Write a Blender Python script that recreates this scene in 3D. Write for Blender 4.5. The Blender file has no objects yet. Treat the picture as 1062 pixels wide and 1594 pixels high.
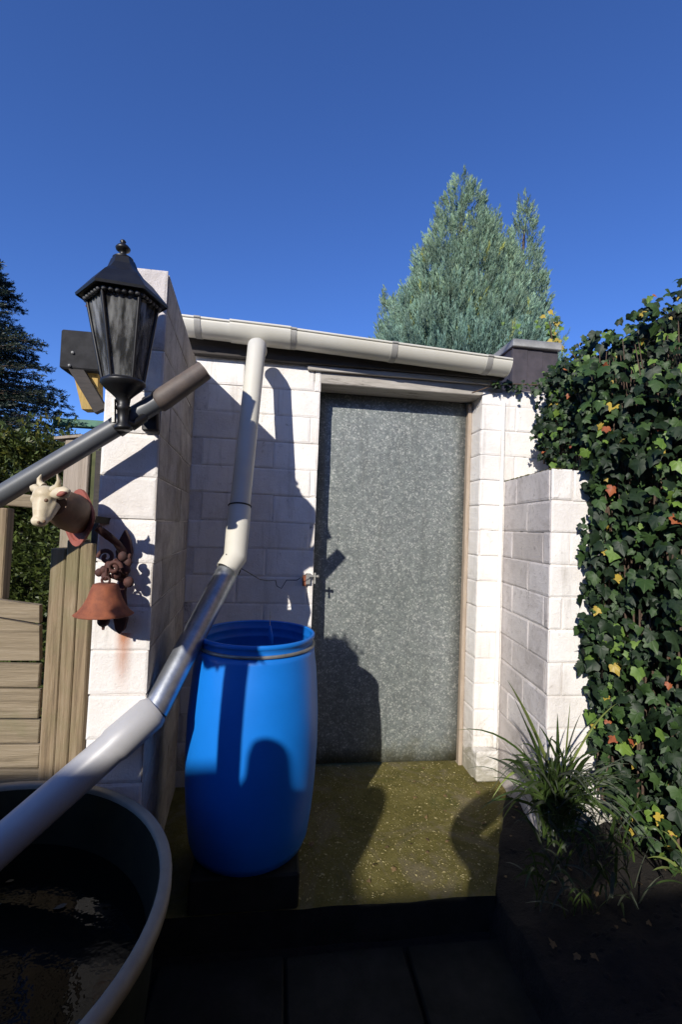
import bpy, bmesh, math, random
import numpy as np
from mathutils import Vector, Matrix, noise
R = math.radians
random.seed(7); np.random.seed(7)
S = bpy.context.scene
C = S.collection

# ------------------------------------------------------------------ camera, light
CAMH = 1.42
YAW, PITCH, ROLL = R(7.5), R(1.93), R(2.17)
F = 713.0; CX, CY = 531.0, 797.0          # focal length and centre of the photograph, in its pixels
fwd = Vector((math.sin(YAW)*math.cos(PITCH), math.cos(YAW)*math.cos(PITCH), math.sin(PITCH)))
right0 = Vector((math.cos(YAW), -math.sin(YAW), 0))
up0 = right0.cross(fwd)
right = right0*math.cos(ROLL) + up0*math.sin(ROLL)
up = up0*math.cos(ROLL) - right0*math.sin(ROLL)
CAM = Vector((0, 0, CAMH))
cd = bpy.data.cameras.new('camera'); co = bpy.data.objects.new('camera', cd); C.objects.link(co)
M = Matrix.Identity(4)
for i in range(3):
    M[i][0] = right[i]; M[i][1] = up[i]; M[i][2] = -fwd[i]; M[i][3] = CAM[i]
co.matrix_world = M
cd.sensor_fit = 'HORIZONTAL'; cd.sensor_width = 36; cd.lens = 36*F/1062
cd.clip_start = 0.02; cd.clip_end = 3000
S.camera = co

SUN_AZ, SUN_EL = R(28.5), R(26.0)          # light travels towards +Y, turned AZ to +X, and down EL
ld = Vector((math.sin(SUN_AZ)*math.cos(SUN_EL), math.cos(SUN_AZ)*math.cos(SUN_EL), -math.sin(SUN_EL)))
sd = bpy.data.lights.new('sun', 'SUN'); sd.energy = 5.0; sd.angle = R(0.53); sd.color = (1, .94, .85)
so = bpy.data.objects.new('sun', sd); C.objects.link(so)
so.rotation_euler = ld.to_track_quat('-Z', 'Y').to_euler(); so.location = -ld*20
W = bpy.data.worlds.new('World'); S.world = W; W.use_nodes = True
wn = W.node_tree; bg = wn.nodes['Background']
sky = wn.nodes.new('ShaderNodeTexSky'); sky.sky_type = 'NISHITA'; sky.sun_disc = False
sky.sun_elevation = SUN_EL
sky.sun_rotation = math.atan2(-ld.x, -ld.y)
sky.air_density = 1.0; sky.dust_density = 0.15; sky.ozone_density = 3.5; sky.altitude = 300
tn_ = wn.nodes.new('ShaderNodeMix'); tn_.data_type = 'RGBA'; tn_.blend_type = 'MULTIPLY'; tn_.inputs[0].default_value = 1
tn_.inputs[7].default_value = (.70, 1.0, 1.68, 1)          # deep autumn blue
wn.links.new(sky.outputs[0], tn_.inputs[6]); wn.links.new(tn_.outputs[2], bg.inputs[0]); bg.inputs[1].default_value = 0.105
S.view_settings.view_transform = 'Standard'; S.view_settings.look = 'None'
S.view_settings.exposure = 0; S.view_settings.gamma = 1; S.view_settings.use_curve_mapping = False
S.render.engine = 'CYCLES'

# ------------------------------------------------------------------ helpers: measuring
def ray(px, py):
    d = right*((px-CX)/F) + up*(-(py-CY)/F) + fwd
    return d
def PD(px, py, d): return CAM + ray(px, py)*d                # by distance along the view axis
def PY(px, py, y):                                           # on the upright plane Y = y
    r = ray(px, py); return CAM + r*(y/r.y)
def PZ(px, py, z):
    r = ray(px, py); return CAM + r*((z-CAMH)/r.z)

# ------------------------------------------------------------------ helpers: materials
def mat(name): 
    m = bpy.data.materials.new(name); m.use_nodes = True
    return m, m.node_tree, m.node_tree.nodes['Principled BSDF']
def noise_node(nt, scale, detail=5, rough=.6, vec=None, dist=0):
    n = nt.nodes.new('ShaderNodeTexNoise'); n.inputs['Scale'].default_value = scale
    n.inputs['Detail'].default_value = detail; n.inputs['Roughness'].default_value = rough
    n.inputs['Distortion'].default_value = dist
    if vec: nt.links.new(vec, n.inputs['Vector'])
    return n
def coords(nt, scale=(1,1,1), kind='world'):
    if kind == 'world':
        g = nt.nodes.new('ShaderNodeNewGeometry'); o = g.outputs['Position']
    else:
        g = nt.nodes.new('ShaderNodeTexCoord'); o = g.outputs['Object']
    mp = nt.nodes.new('ShaderNodeMapping'); mp.inputs['Scale'].default_value = scale
    nt.links.new(o, mp.inputs['Vector']); return mp.outputs[0]
def ramp(nt, src, stops):
    r = nt.nodes.new('ShaderNodeValToRGB'); e = r.color_ramp.elements
    while len(e) < len(stops): e.new(.5)
    for i, (p, c) in enumerate(stops):
        e[i].position = p; e[i].color = (c[0], c[1], c[2], 1) if hasattr(c, '__len__') else (c, c, c, 1)
    nt.links.new(src, r.inputs[0]); return r.outputs[0]
def mixc(nt, fac, a, b, mode='MIX'):
    m = nt.nodes.new('ShaderNodeMix'); m.data_type = 'RGBA'; m.blend_type = mode
    for sock, v in ((m.inputs[0], fac), (m.inputs[6], a), (m.inputs[7], b)):
        if hasattr(v, 'is_linked') or hasattr(v, 'links'): nt.links.new(v, sock)
        elif hasattr(v, '__len__'): sock.default_value = (v[0], v[1], v[2], 1)
        else: sock.default_value = v
    return m.outputs[2]
def math_(nt, op, a, b=None):
    m = nt.nodes.new('ShaderNodeMath'); m.operation = op
    for i, v in enumerate((a, b)):
        if v is None: continue
        if hasattr(v, 'links'): nt.links.new(v, m.inputs[i])
        else: m.inputs[i].default_value = v
    return m.outputs[0]
def bump(nt, b, h, strength=.4, dist=.005):
    n = nt.nodes.new('ShaderNodeBump'); n.inputs['Strength'].default_value = strength
    n.inputs['Distance'].default_value = dist
    nt.links.new(h, n.inputs['Height']); nt.links.new(n.outputs[0], b.inputs['Normal'])
def basic(name, c1, c2=None, scale=12, rough=.6, metal=0, bstr=.3, bdist=.003, stretch=(1,1,1), dirt=None, dirtc=(.03,.03,.025), spec=.5, kind='world', finescale=90):
    m, nt, b = mat(name); v = coords(nt, stretch, kind)
    n = noise_node(nt, scale, 6, .65, v)
    c2 = c2 or tuple(x*.75 for x in c1)
    col = ramp(nt, n.outputs[0], [(.35, c2), (.65, c1)])
    if dirt:
        d = noise_node(nt, scale*.45, 8, .75, v, .6)
        f = ramp(nt, d.outputs[0], [(dirt, 0), (dirt+.13, 1)])
        col = mixc(nt, f, col, dirtc)
    nt.links.new(col, b.inputs['Base Color'])
    b.inputs['Roughness'].default_value = rough; b.inputs['Metallic'].default_value = metal
    b.inputs['Specular IOR Level'].default_value = spec
    n2 = noise_node(nt, finescale, 5, .7, v); h = math_(nt, 'ADD', n.outputs[0], math_(nt, 'MULTIPLY', n2.outputs[0], .5))
    bump(nt, b, h, bstr, bdist)
    return m

def white_block(name='white_painted_block', bright=1.0):
    m, nt, b = mat(name); v = coords(nt)
    n1 = noise_node(nt, 3.2, 7, .7, v); n2 = noise_node(nt, 20, 8, .78, v, .5); n3 = noise_node(nt, 120, 5, .75, v); n5 = noise_node(nt, 6.5, 8, .8, v, 1.2)
    oi = nt.nodes.new('ShaderNodeObjectInfo')
    base = ramp(nt, n1.outputs[0], [(.3, (.76,.72,.68)), (.52, (.90,.875,.845)), (.75, (.82,.785,.745))])
    tint = ramp(nt, oi.outputs['Random'], [(0, (.90,.885,.87)), (1, (1,1,1))])
    base = mixc(nt, 1.0, base, tint, 'MULTIPLY')
    peel = ramp(nt, n5.outputs[0], [(.63, 0), (.66, 1)])                       # flaked paint
    base = mixc(nt, math_(nt, 'MULTIPLY', peel, .45), base, (.40,.36,.31))
    dirt = ramp(nt, n2.outputs[0], [(.61, 0), (.74, 1)])
    base = mixc(nt, math_(nt, 'MULTIPLY', dirt, .65), base, (.22,.18,.14))
    vs = coords(nt, (9, 9, .9)); n4 = noise_node(nt, 2.4, 6, .7, vs)           # rain streaks
    st = ramp(nt, n4.outputs[0], [(.54, 0), (.74, 1)])
    base = mixc(nt, math_(nt, 'MULTIPLY', st, .42), base, (.34,.31,.26))
    g = nt.nodes.new('ShaderNodeNewGeometry'); sp = nt.nodes.new('ShaderNodeSeparateXYZ'); nt.links.new(g.outputs['Position'], sp.inputs[0])
    zz = math_(nt, 'ADD', sp.outputs[2], math_(nt, 'MULTIPLY', math_(nt, 'SUBTRACT', .5, n5.outputs[0]), 1.1))
    sd_ = ramp(nt, zz, [(.02, 1), (.28, 0)])                                    # splashed dirt and algae at the foot
    base = mixc(nt, math_(nt, 'MULTIPLY', sd_, .7), base, (.19,.17,.09))
    nt.links.new(base, b.inputs['Base Color']); b.inputs['Roughness'].default_value = .78
    b.inputs['Specular IOR Level'].default_value = .2
    h = math_(nt, 'ADD', math_(nt, 'MULTIPLY', n2.outputs[0], .9), math_(nt, 'MULTIPLY', n3.outputs[0], .55))
    h = math_(nt, 'SUBTRACT', h, math_(nt, 'MULTIPLY', peel, .25))
    bump(nt, b, h, .75, .007)
    return m
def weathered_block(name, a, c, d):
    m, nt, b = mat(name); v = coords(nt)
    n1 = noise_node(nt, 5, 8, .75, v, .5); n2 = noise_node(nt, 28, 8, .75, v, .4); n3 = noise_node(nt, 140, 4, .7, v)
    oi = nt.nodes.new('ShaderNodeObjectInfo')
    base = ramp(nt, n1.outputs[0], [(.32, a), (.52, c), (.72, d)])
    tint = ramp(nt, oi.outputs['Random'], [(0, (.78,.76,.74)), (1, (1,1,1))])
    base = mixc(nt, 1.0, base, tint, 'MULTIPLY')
    dirt = ramp(nt, n2.outputs[0], [(.55, 0), (.7, 1)])
    base = mixc(nt, math_(nt, 'MULTIPLY', dirt, .6), base, (.16,.14,.12))
    nt.links.new(base, b.inputs['Base Color']); b.inputs['Roughness'].default_value = .85
    b.inputs['Specular IOR Level'].default_value = .2
    h = math_(nt, 'ADD', math_(nt, 'MULTIPLY', n2.outputs[0], .8), math_(nt, 'MULTIPLY', n3.outputs[0], .5))
    bump(nt, b, h, .7, .008)
    return m
def spangle():
    m, nt, b = mat('speckled_zinc_sheet'); v = coords(nt)
    w = noise_node(nt, 60, 3, .6, v)
    vv = nt.nodes.new('ShaderNodeVectorMath'); vv.operation = 'ADD'
    sc = nt.nodes.new('ShaderNodeVectorMath'); sc.operation = 'SCALE'; sc.inputs['Scale'].default_value = .022
    nt.links.new(w.outputs['Color'], sc.inputs[0]); nt.links.new(v, vv.inputs[0]); nt.links.new(sc.outputs[0], vv.inputs[1])
    vo = nt.nodes.new('ShaderNodeTexVoronoi'); vo.inputs['Scale'].default_value = 135; nt.links.new(vv.outputs[0], vo.inputs['Vector'])
    vo2 = nt.nodes.new('ShaderNodeTexVoronoi'); vo2.inputs['Scale'].default_value = 42; nt.links.new(vv.outputs[0], vo2.inputs['Vector'])
    sx = nt.nodes.new('ShaderNodeSeparateColor'); nt.links.new(vo.outputs['Color'], sx.inputs[0])
    sx2 = nt.nodes.new('ShaderNodeSeparateColor'); nt.links.new(vo2.outputs['Color'], sx2.inputs[0])
    f = ramp(nt, sx.outputs[0], [(0, (.165,.185,.182)), (.55, (.205,.225,.222)), (.80, (.26,.28,.27)), (.95, (.42,.43,.41))])
    g = ramp(nt, sx2.outputs[0], [(0, (.82,.82,.83)), (1, (1.12,1.12,1.1))])
    c = mixc(nt, 1.0, f, g, 'MULTIPLY')
    big = noise_node(nt, 2.2, 5, .6, v); gg = ramp(nt, big.outputs[0], [(.3, (.86,.88,.86)), (.7, (1.08,1.08,1.08))])
    c = mixc(nt, 1.0, c, gg, 'MULTIPLY')
    vs = coords(nt, (7,7,.6)); sn = noise_node(nt, 2.5, 7, .7, vs); c = mixc(nt, ramp(nt, sn.outputs[0], [(.5,0),(.75,.45)]), c, (.10,.105,.095))
    wn_ = noise_node(nt, 5, 7, .75, v, .8); c = mixc(nt, ramp(nt, wn_.outputs[0], [(.6,0),(.72,.35)]), c, (.36,.37,.35))
    g = nt.nodes.new('ShaderNodeNewGeometry'); sp = nt.nodes.new('ShaderNodeSeparateXYZ'); nt.links.new(g.outputs['Position'], sp.inputs[0])
    zz = math_(nt, 'ADD', sp.outputs[2], math_(nt, 'MULTIPLY', math_(nt, 'SUBTRACT', .5, wn_.outputs[0]), .5))
    c = mixc(nt, ramp(nt, zz, [(.0,.7),(.16,0)]), c, (.10,.095,.05))
    nt.links.new(c, b.inputs['Base Color']); b.inputs['Roughness'].default_value = .48; b.inputs['Metallic'].default_value = .25
    bump(nt, b, sx.outputs[1], .10, .001)
    return m
def wood(name, c1, c2, c3, axis='z'):
    st = {'z': (26,26,1.3), 'x': (1.3,26,26)}[axis]
    m, nt, b = mat(name); v = coords(nt, st); n = noise_node(nt, 1.6, 8, .7, v, .5); n2 = noise_node(nt, 5, 5, .7, v)
    v0 = coords(nt); n3 = noise_node(nt, 3.5, 6, .7, v0)
    col = ramp(nt, n.outputs[0], [(.3, c2), (.5, c1), (.68, c3)])
    crack = ramp(nt, n2.outputs[0], [(.64, 0), (.74, 1)]); col = mixc(nt, math_(nt,'MULTIPLY',crack,.7), col, tuple(x*.25 for x in c2))
    alg = ramp(nt, n3.outputs[0], [(.52, 0), (.7, 1)]); col = mixc(nt, math_(nt,'MULTIPLY',alg,.5), col, (.17,.17,.075))
    nt.links.new(col, b.inputs['Base Color']); b.inputs['Roughness'].default_value = .8
    bump(nt, b, math_(nt,'ADD',n.outputs[0],n2.outputs[0]), .7, .006)
    return m
def leafmat(name, dark, light, vein=None, rough=.38, trans=.0, attr=True):
    m, nt, b = mat(name)
    v = coords(nt); n = noise_node(nt, 14, 4, .6, v)
    col = ramp(nt, n.outputs[0], [(.3, dark), (.7, light)])
    if attr:
        a = nt.nodes.new('ShaderNodeAttribute'); a.attribute_name = 'tint'
        col = mixc(nt, 1.0, col, a.outputs['Color'], 'MULTIPLY')
    nt.links.new(col, b.inputs['Base Color']); b.inputs['Roughness'].default_value = rough
    if trans:
        t = nt.nodes.new('ShaderNodeBsdfTranslucent'); nt.links.new(col, t.inputs['Color'])
        mx = nt.nodes.new('ShaderNodeMixShader'); mx.inputs[0].default_value = trans
        out = nt.nodes['Material Output']
        nt.links.new(b.outputs[0], mx.inputs[1]); nt.links.new(t.outputs[0], mx.inputs[2]); nt.links.new(mx.outputs[0], out.inputs[0])
    return m
def ivy_mat(name, dark, light, veinc, rough=.52):
    m, nt, b = mat(name)
    tc = nt.nodes.new('ShaderNodeTexCoord'); v = tc.outputs['Object']
    sp = nt.nodes.new('ShaderNodeSeparateXYZ'); nt.links.new(v, sp.inputs[0])
    ang = math_(nt, 'ARCTAN2', sp.outputs[0], sp.outputs[1])
    w = math_(nt, 'ABSOLUTE', math_(nt, 'SINE', math_(nt, 'MULTIPLY', ang, 2.55)))
    veins = ramp(nt, w, [(.0, 1), (.13, 0)])
    oi = nt.nodes.new('ShaderNodeObjectInfo')
    c = ramp(nt, oi.outputs['Random'], [(0, dark), (1, light)])
    n = noise_node(nt, 60, 4, .6, coords(nt)); c = mixc(nt, ramp(nt, n.outputs[0], [(.4, 0), (.75, .6)]), c, light)
    c = mixc(nt, math_(nt, 'MULTIPLY', veins, .55), c, veinc)
    nt.links.new(c, b.inputs['Base Color']); b.inputs['Roughness'].default_value = rough; b.inputs['Specular IOR Level'].default_value = .3
    bump(nt, b, w, .3, .002)
    return m

MT = {}
MT['white'] = white_block()
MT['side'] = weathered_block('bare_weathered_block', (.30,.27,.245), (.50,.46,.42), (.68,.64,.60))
MT['dirtywhite'] = weathered_block('dirty_white_block', (.52,.48,.46), (.70,.66,.65), (.76,.72,.70))
MT['mortar'] = basic('old_mortar', (.76,.72,.68), (.62,.58,.54), 18, .95, bstr=.8, bdist=.006, dirt=.57, dirtc=(.08,.07,.06))
MT['zinc'] = spangle()
MT['gutter'] = basic('cream_plastic', (.66,.64,.56), (.60,.575,.49), 3, .38, bstr=.05, dirt=.66, dirtc=(.25,.23,.17))
MT['gutterdirty'] = basic('stained_plastic', (.40,.39,.35), (.30,.29,.27), 6, .5, dirt=.58, dirtc=(.16,.14,.11))
MT['greypvc'] = basic('grey_plastic_pipe', (.115,.125,.135), (.085,.09,.10), 4, .42, bstr=.08, dirt=.64, dirtc=(.08,.08,.07))
MT['palepvc'] = basic('pale_grey_pipe', (.44,.44,.45), (.37,.37,.38), 4, .4, bstr=.08, dirt=.62, dirtc=(.22,.21,.19))
MT['rustpipe'] = basic('brown_pipe_end', (.14,.11,.095), (.09,.075,.07), 20, .6, dirt=.62, dirtc=(.35,.09,.03))
MT['galv'] = basic('galvanised_steel', (.50,.53,.58), (.34,.37,.42), 26, .38, metal=.85, bstr=.12)
MT['blue'] = basic('blue_drum_plastic', (.007,.185,.68), (.006,.165,.61), 3, .40, bstr=.06, finescale=30, dirt=.68, dirtc=(.03,.19,.50))
MT['bluein'] = basic('blue_drum_inside', (.006,.17,.62), (.004,.12,.48), 8, .45, bstr=.1)
MT['band'] = basic('grey_steel_band', (.42,.42,.40), (.28,.27,.25), 14, .45, metal=.6, dirt=.6, dirtc=(.2,.1,.05))
MT['iron'] = basic('black_lantern_metal', (.012,.012,.013), (.006,.006,.007), 20, .42, bstr=.15)
MT['ironlight'] = basic('worn_lantern_edge', (.16,.16,.16), (.03,.03,.03), 60, .5)
MT['rust'] = basic('rusty_iron', (.29,.090,.040), (.17,.052,.028), 26, .8, bstr=.5, dirt=.62, dirtc=(.06,.03,.025))
MT['rustdark'] = basic('dark_rusty_iron', (.10,.035,.025), (.045,.02,.018), 40, .75, bstr=.6)
MT['cream'] = basic('cream_enamel', (.68,.60,.44), (.50,.41,.27), 18, .5, bstr=.2, dirt=.68, dirtc=(.2,.15,.08))
MT['brownneck'] = basic('brown_enamel', (.20,.11,.06), (.12,.07,.04), 22, .6)
MT['redplaque'] = basic('faded_red_paint', (.34,.105,.075), (.24,.07,.055), 16, .65, dirt=.62, dirtc=(.13,.05,.04))
MT['timber'] = wood('weathered_post_timber', (.26,.19,.112), (.10,.072,.044), (.35,.275,.18))
MT['plank'] = wood('weathered_plank_timber', (.27,.215,.140), (.135,.105,.068), (.36,.295,.21), 'x')
MT['paletimber'] = wood('pale_grey_timber', (.36,.30,.24), (.24,.20,.16), (.42,.36,.30))
MT['yellowwood'] = wood('yellow_rafter_timber', (.50,.33,.10), (.36,.23,.07), (.58,.40,.14))
MT['darkwood'] = basic('dark_fascia_board', (.050,.042,.038), (.028,.024,.022), 12, .8, stretch=(1,8,8))
MT['lintel'] = basic('grey_painted_lintel', (.46,.43,.39), (.32,.295,.26), 9, .75, stretch=(.6,4,4), dirt=.55, dirtc=(.08,.07,.055))
MT['framewood'] = basic('pale_door_frame_timber', (.44,.36,.28), (.32,.25,.19), 10, .7, stretch=(6,6,.7), dirt=.66, dirtc=(.10,.07,.05))
MT['felt'] = basic('black_roof_felt', (.028,.028,.030), (.015,.015,.016), 30, .9)
MT['rooftop'] = basic('red_brown_roof_edge', (.16,.06,.045), (.09,.04,.03), 20, .8)
MT['slate'] = basic('slate_cladding', (.070,.060,.070), (.045,.040,.048), 12, .7)
MT['cap'] = basic('pale_concrete_cap', (.36,.36,.34), (.27,.27,.26), 20, .8)
MT['moss'] = None
MT['stem'] = basic('ivy_stem_bark', (.13,.085,.055), (.06,.04,.03), 30, .85)
MT['soil'] = basic('dark_soil', (.022,.017,.012), (.010,.008,.006), 16, .98, bstr=1, bdist=.02)
MT['trunk'] = basic('conifer_bark', (.13,.085,.06), (.07,.05,.04), 18, .9, stretch=(1,1,.2))
MT['tubout'] = basic('dark_green_tub_plastic', (.020,.026,.018), (.012,.016,.012), 6, .6, spec=.25)
MT['tubrim'] = basic('pale_tub_rim', (.26,.24,.19), (.20,.18,.14), 10, .6, dirt=.62, dirtc=(.2,.19,.13))
MT['wire'] = basic('dark_wire', (.02,.02,.022), None, 30, .5)
MT['greenroof'] = basic('green_roof_sheet', (.015,.16,.08), (.012,.10,.055), 5, .5)
MT['cloth'] = basic('dark_cloth', (.03,.03,.04), None, 30, .9)
MT['skin'] = basic('skin', (.5,.32,.24), None, 10, .5)
MT['brickhouse'] = basic('house_render', (.36,.25,.18), (.28,.19,.13), 6, .9)
def moss_ground():
    m, nt, b = mat('mossy_concrete'); v = coords(nt)
    n1 = noise_node(nt, 4.5, 8, .75, v, .5); n2 = noise_node(nt, 42, 7, .8, v, .3); n3 = noise_node(nt, 150, 4, .8, v)
    c = ramp(nt, n1.outputs[0], [(.3, (.085,.078,.022)), (.5, (.15,.13,.038)), (.72, (.20,.175,.065))])
    sp = ramp(nt, n2.outputs[0], [(.56, 0), (.70, 1)]); c = mixc(nt, math_(nt, 'MULTIPLY', sp, .6), c, (.34,.30,.16))
    dk = ramp(nt, n2.outputs[0], [(.28, 1), (.42, 0)]); c = mixc(nt, math_(nt, 'MULTIPLY', dk, .8), c, (.035,.04,.012))
    n4 = noise_node(nt, 2.6, 8, .75, v, 1.0); c = mixc(nt, ramp(nt, n4.outputs[0], [(.50,0),(.60,.75)]), c, (.19,.16,.10))
    n5 = noise_node(nt, 3.4, 8, .8, v, .6); c = mixc(nt, ramp(nt, n5.outputs[0], [(.55,0),(.68,.8)]), c, (.060,.072,.016))
    nt.links.new(c, b.inputs['Base Color']); b.inputs['Roughness'].default_value = .92; b.inputs['Specular IOR Level'].default_value = .15
    bump(nt, b, math_(nt, 'ADD', n2.outputs[0], math_(nt,'MULTIPLY',n3.outputs[0],.6)), .9, .008)
    return m
MT['moss'] = moss_ground()
MT['slab'] = basic('damp_paving_and_riser_shade', (.026,.026,.021), (.012,.013,.010), 7, .85, bstr=.6, dirt=.58, dirtc=(.015,.018,.008), spec=.2)
MT['slablight'] = basic('grey_damp_stone', (.11,.11,.115), (.055,.055,.055), 9, .85, bstr=.6, spec=.2)
MT['grassfar'] = basic('rough_lawn', (.05,.075,.02), (.03,.05,.015), 3, .95)

# ------------------------------------------------------------------ helpers: objects
def link(name, me, m=None, parent=None, smooth=False):
    o = bpy.data.objects.new(name, me); C.objects.link(o)
    if m is not None and len(me.materials) == 0: me.materials.append(m)
    if smooth:
        for p in me.polygons: p.use_smooth = True
    if parent is not None: o.parent = parent
    return o
def tag(o, label=None, cat=None, group=None, kind=None):
    if label: o['label'] = label
    if cat: o['category'] = cat
    if group: o['group'] = group
    if kind: o['kind'] = kind
    return o
def empty(name, label, cat, loc=(0,0,0), group=None):
    o = bpy.data.objects.new(name, None); C.objects.link(o); o.location = loc; o.empty_display_size = .1
    return tag(o, label, cat, group)
def setp(o, root):                       # parent keeping world place (root unrotated)
    o.parent = root; o.location = Vector(o.location) - Vector(root.location); return o
class MB:
    def __init__(s): s.v = []; s.f = []; s.sm = []
    def add(s, vs, fs, smooth=False):
        n = len(s.v); s.v += [tuple(x) for x in vs]; s.f += [tuple(i+n for i in f) for f in fs]; s.sm += [smooth]*len(fs)
    def box(s, c, h, rot=None, bev=0):
        c = Vector(c); pts = []
        for dz in (-1,1):
            for dx, dy in ((-1,-1),(1,-1),(1,1),(-1,1)):
                p = Vector((dx*h[0], dy*h[1], dz*h[2]))
                if rot is not None: p = rot @ p
                pts.append(c+p)
        s.add(pts, [(3,2,1,0),(4,5,6,7),(0,1,5,4),(1,2,6,5),(2,3,7,6),(3,0,4,7)])
        return s
    def beam(s, a, b, w, h, upv=(0,0,1)):
        a = Vector(a); b = Vector(b); d = (b-a); L = d.length; d.normalize()
        x = d.cross(Vector(upv)).normalized(); z = x.cross(d)
        rot = Matrix((x, d, z)).transposed()
        return s.box((a+b)/2, (w/2, L/2, h/2), rot)
    def tube(s, pts, rad, n=14, cap=True, hollow=0):
        pts = [Vector(p) for p in pts]; rad = rad if hasattr(rad, '__len__') else [rad]*len(pts)
        rings = []; prev = None
        for i, p in enumerate(pts):
            if i == 0: t = pts[1]-p
            elif i == len(pts)-1: t = p-pts[i-1]
            else: t = (pts[i+1]-p).normalized() + (p-pts[i-1]).normalized()
            t.normalize()
            if prev is None:
                a = Vector((0,0,1)) if abs(t.z) < .9 else Vector((1,0,0)); u = t.cross(a).normalized()
            else: u = (prev - t*prev.dot(t)).normalized()
            prev = u; w = t.cross(u)
            rings.append([p + (u*math.cos(2*math.pi*k/n) + w*math.sin(2*math.pi*k/n))*rad[i] for k in range(n)])
        vs = [q for r in rings for q in r]; fs = []
        for i in range(len(pts)-1):
            for k in range(n):
                fs.append((i*n+k, i*n+(k+1)%n, (i+1)*n+(k+1)%n, (i+1)*n+k))
        s.add(vs, fs, True)
        if cap:
            for r, sgn in ((rings[0], 1), (rings[-1], -1)):
                cc = sum(r, Vector())/n
                if hollow:
                    inner = [cc+(q-cc)*hollow for q in r]
                    d = (pts[1]-pts[0]).normalized()*.08*sgn if sgn == 1 else (pts[-2]-pts[-1]).normalized()*.08
                    deep = [q+d for q in inner]
                    f2 = [(k,(k+1)%n,n+(k+1)%n,n+k) for k in range(n)]
                    s.add(r+inner, f2); s.add(inner+deep, f2, True); s.add(deep, [tuple(range(n))])
                else: s.add(r, [tuple(range(n))])
        return s
    def lathe(s, prof, c=(0,0,0), n=32, phase=0, smooth=True, closeb=False, closet=False, rot=None):
        vs = []; fs = []; c = Vector(c)
        for r, z in prof:
            for k in range(n):
                a = 2*math.pi*k/n + phase; p = Vector((r*math.cos(a), r*math.sin(a), z))
                if rot is not None: p = rot @ p
                vs.append(c+p)
        for i in range(len(prof)-1):
            for k in range(n): fs.append((i*n+k, i*n+(k+1)%n, (i+1)*n+(k+1)%n, (i+1)*n+k))
        s.add(vs, fs, smooth)
        if closeb: s.add(vs[:n], [tuple(range(n))])
        if closet: s.add(vs[-n:], [tuple(range(n))])
        return s
    def ball(s, c, r, n=14, m=9, sc=(1,1,1), rot=None):
        prof = [(math.sin(math.pi*i/m)*1+1e-5, -math.cos(math.pi*i/m)) for i in range(m+1)]
        vs = []; fs = []; c = Vector(c)
        for q, z in prof:
            for k in range(n):
                a = 2*math.pi*k/n; p = Vector((q*math.cos(a)*sc[0], q*math.sin(a)*sc[1], z*sc[2]))*r
                if rot is not None: p = rot @ p
                vs.append(c+p)
        for i in range(m):
            for k in range(n): fs.append((i*n+k, i*n+(k+1)%n, (i+1)*n+(k+1)%n, (i+1)*n+k))
        s.add(vs, fs, True); return s
    def build(s, name, m, parent=None, bev=0, origin=None):
        o0 = Vector(origin) if origin is not None else Vector()
        me = bpy.data.meshes.new(name); me.from_pydata([Vector(v)-o0 for v in s.v], [], s.f); me.update()
        me.polygons.foreach_set('use_smooth', s.sm)
        bm = bmesh.new(); bm.from_mesh(me); bmesh.ops.recalc_face_normals(bm, faces=bm.faces)
        if bev: 
            bmesh.ops.remove_doubles(bm, verts=bm.verts, dist=1e-5)
            bmesh.ops.bevel(bm, geom=[e for e in bm.edges if len(e.link_faces) == 2 and e.calc_face_angle(0) > .5], offset=bev, segments=1, affect='EDGES')
        bm.to_mesh(me); bm.free()
        o = link(name, me, m, None); o.location = o0
        if parent is not None: setp(o, parent)
        return o

# ------------------------------------------------------------------ the setting: ground
YW, YDOOR = 2.58, 2.78            # shed wall face, door face
def sheet(name, x0, x1, y0, y1, z, m, nx=2, ny=2, amp=0):
    mb = MB(); vs = []; fs = []
    for j in range(ny+1):
        for i in range(nx+1):
            x = x0+(x1-x0)*i/nx; y = y0+(y1-y0)*j/ny
            vs.append((x, y, z + amp*noise.noise((x*3, y*3, 5.1)) + amp*.5*noise.noise((x*11, y*11, 2.1))))
    for j in range(ny):
        for i in range(nx): fs.append((j*(nx+1)+i, j*(nx+1)+i+1, (j+1)*(nx+1)+i+1, (j+1)*(nx+1)+i))
    mb.add(vs, fs); return tag(mb.build(name, m), kind='structure')
tag(sheet('ground', -300, 300, -300, 900, -.16, MT['grassfar']), kind='structure')
EDGE = PZ(640, 1402, 0).y
# mossy landing in front of the door
def edge_x(y): return .90 + .44*max(0, min(1, (y-1.75)/.75))
mb = MB(); vs = []; fs = []; nx, ny = 60, 44
for j in range(ny+1):
    for i in range(nx+1):
        y = EDGE + .007*noise.noise((i*.1,0,3)) *(1-j/ny) + (YDOOR+.3-EDGE)*j/ny; x = -.6+(edge_x(y)+.6)*i/nx
        vs.append((x, y, .0025*noise.noise((x*5,y*5,1)) + .003*noise.noise((x*17,y*17,1))))
n0 = len(vs)
for i in range(nx+1):
    vs.append((vs[i][0], vs[i][1]-.004, -.155))
for j in range(ny):
    for i in range(nx): fs.append((j*(nx+1)+i, j*(nx+1)+i+1, (j+1)*(nx+1)+i+1, (j+1)*(nx+1)+i))
nface = len(fs)
for i in range(nx): fs.append((i, n0+i, n0+i+1, i+1))
n1 = len(vs)
for j in range(ny+1):
    q = vs[j*(nx+1)+nx]; vs.append((q[0], q[1], -.155))
for j in range(ny): fs.append((j*(nx+1)+nx, n1+j, n1+j+1, (j+1)*(nx+1)+nx))
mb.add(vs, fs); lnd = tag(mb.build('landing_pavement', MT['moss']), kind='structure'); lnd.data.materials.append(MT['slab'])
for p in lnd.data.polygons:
    if abs(p.normal.z) < .5: p.material_index = 1  # riser and side get the dark paving colour to stand for their shade
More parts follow.
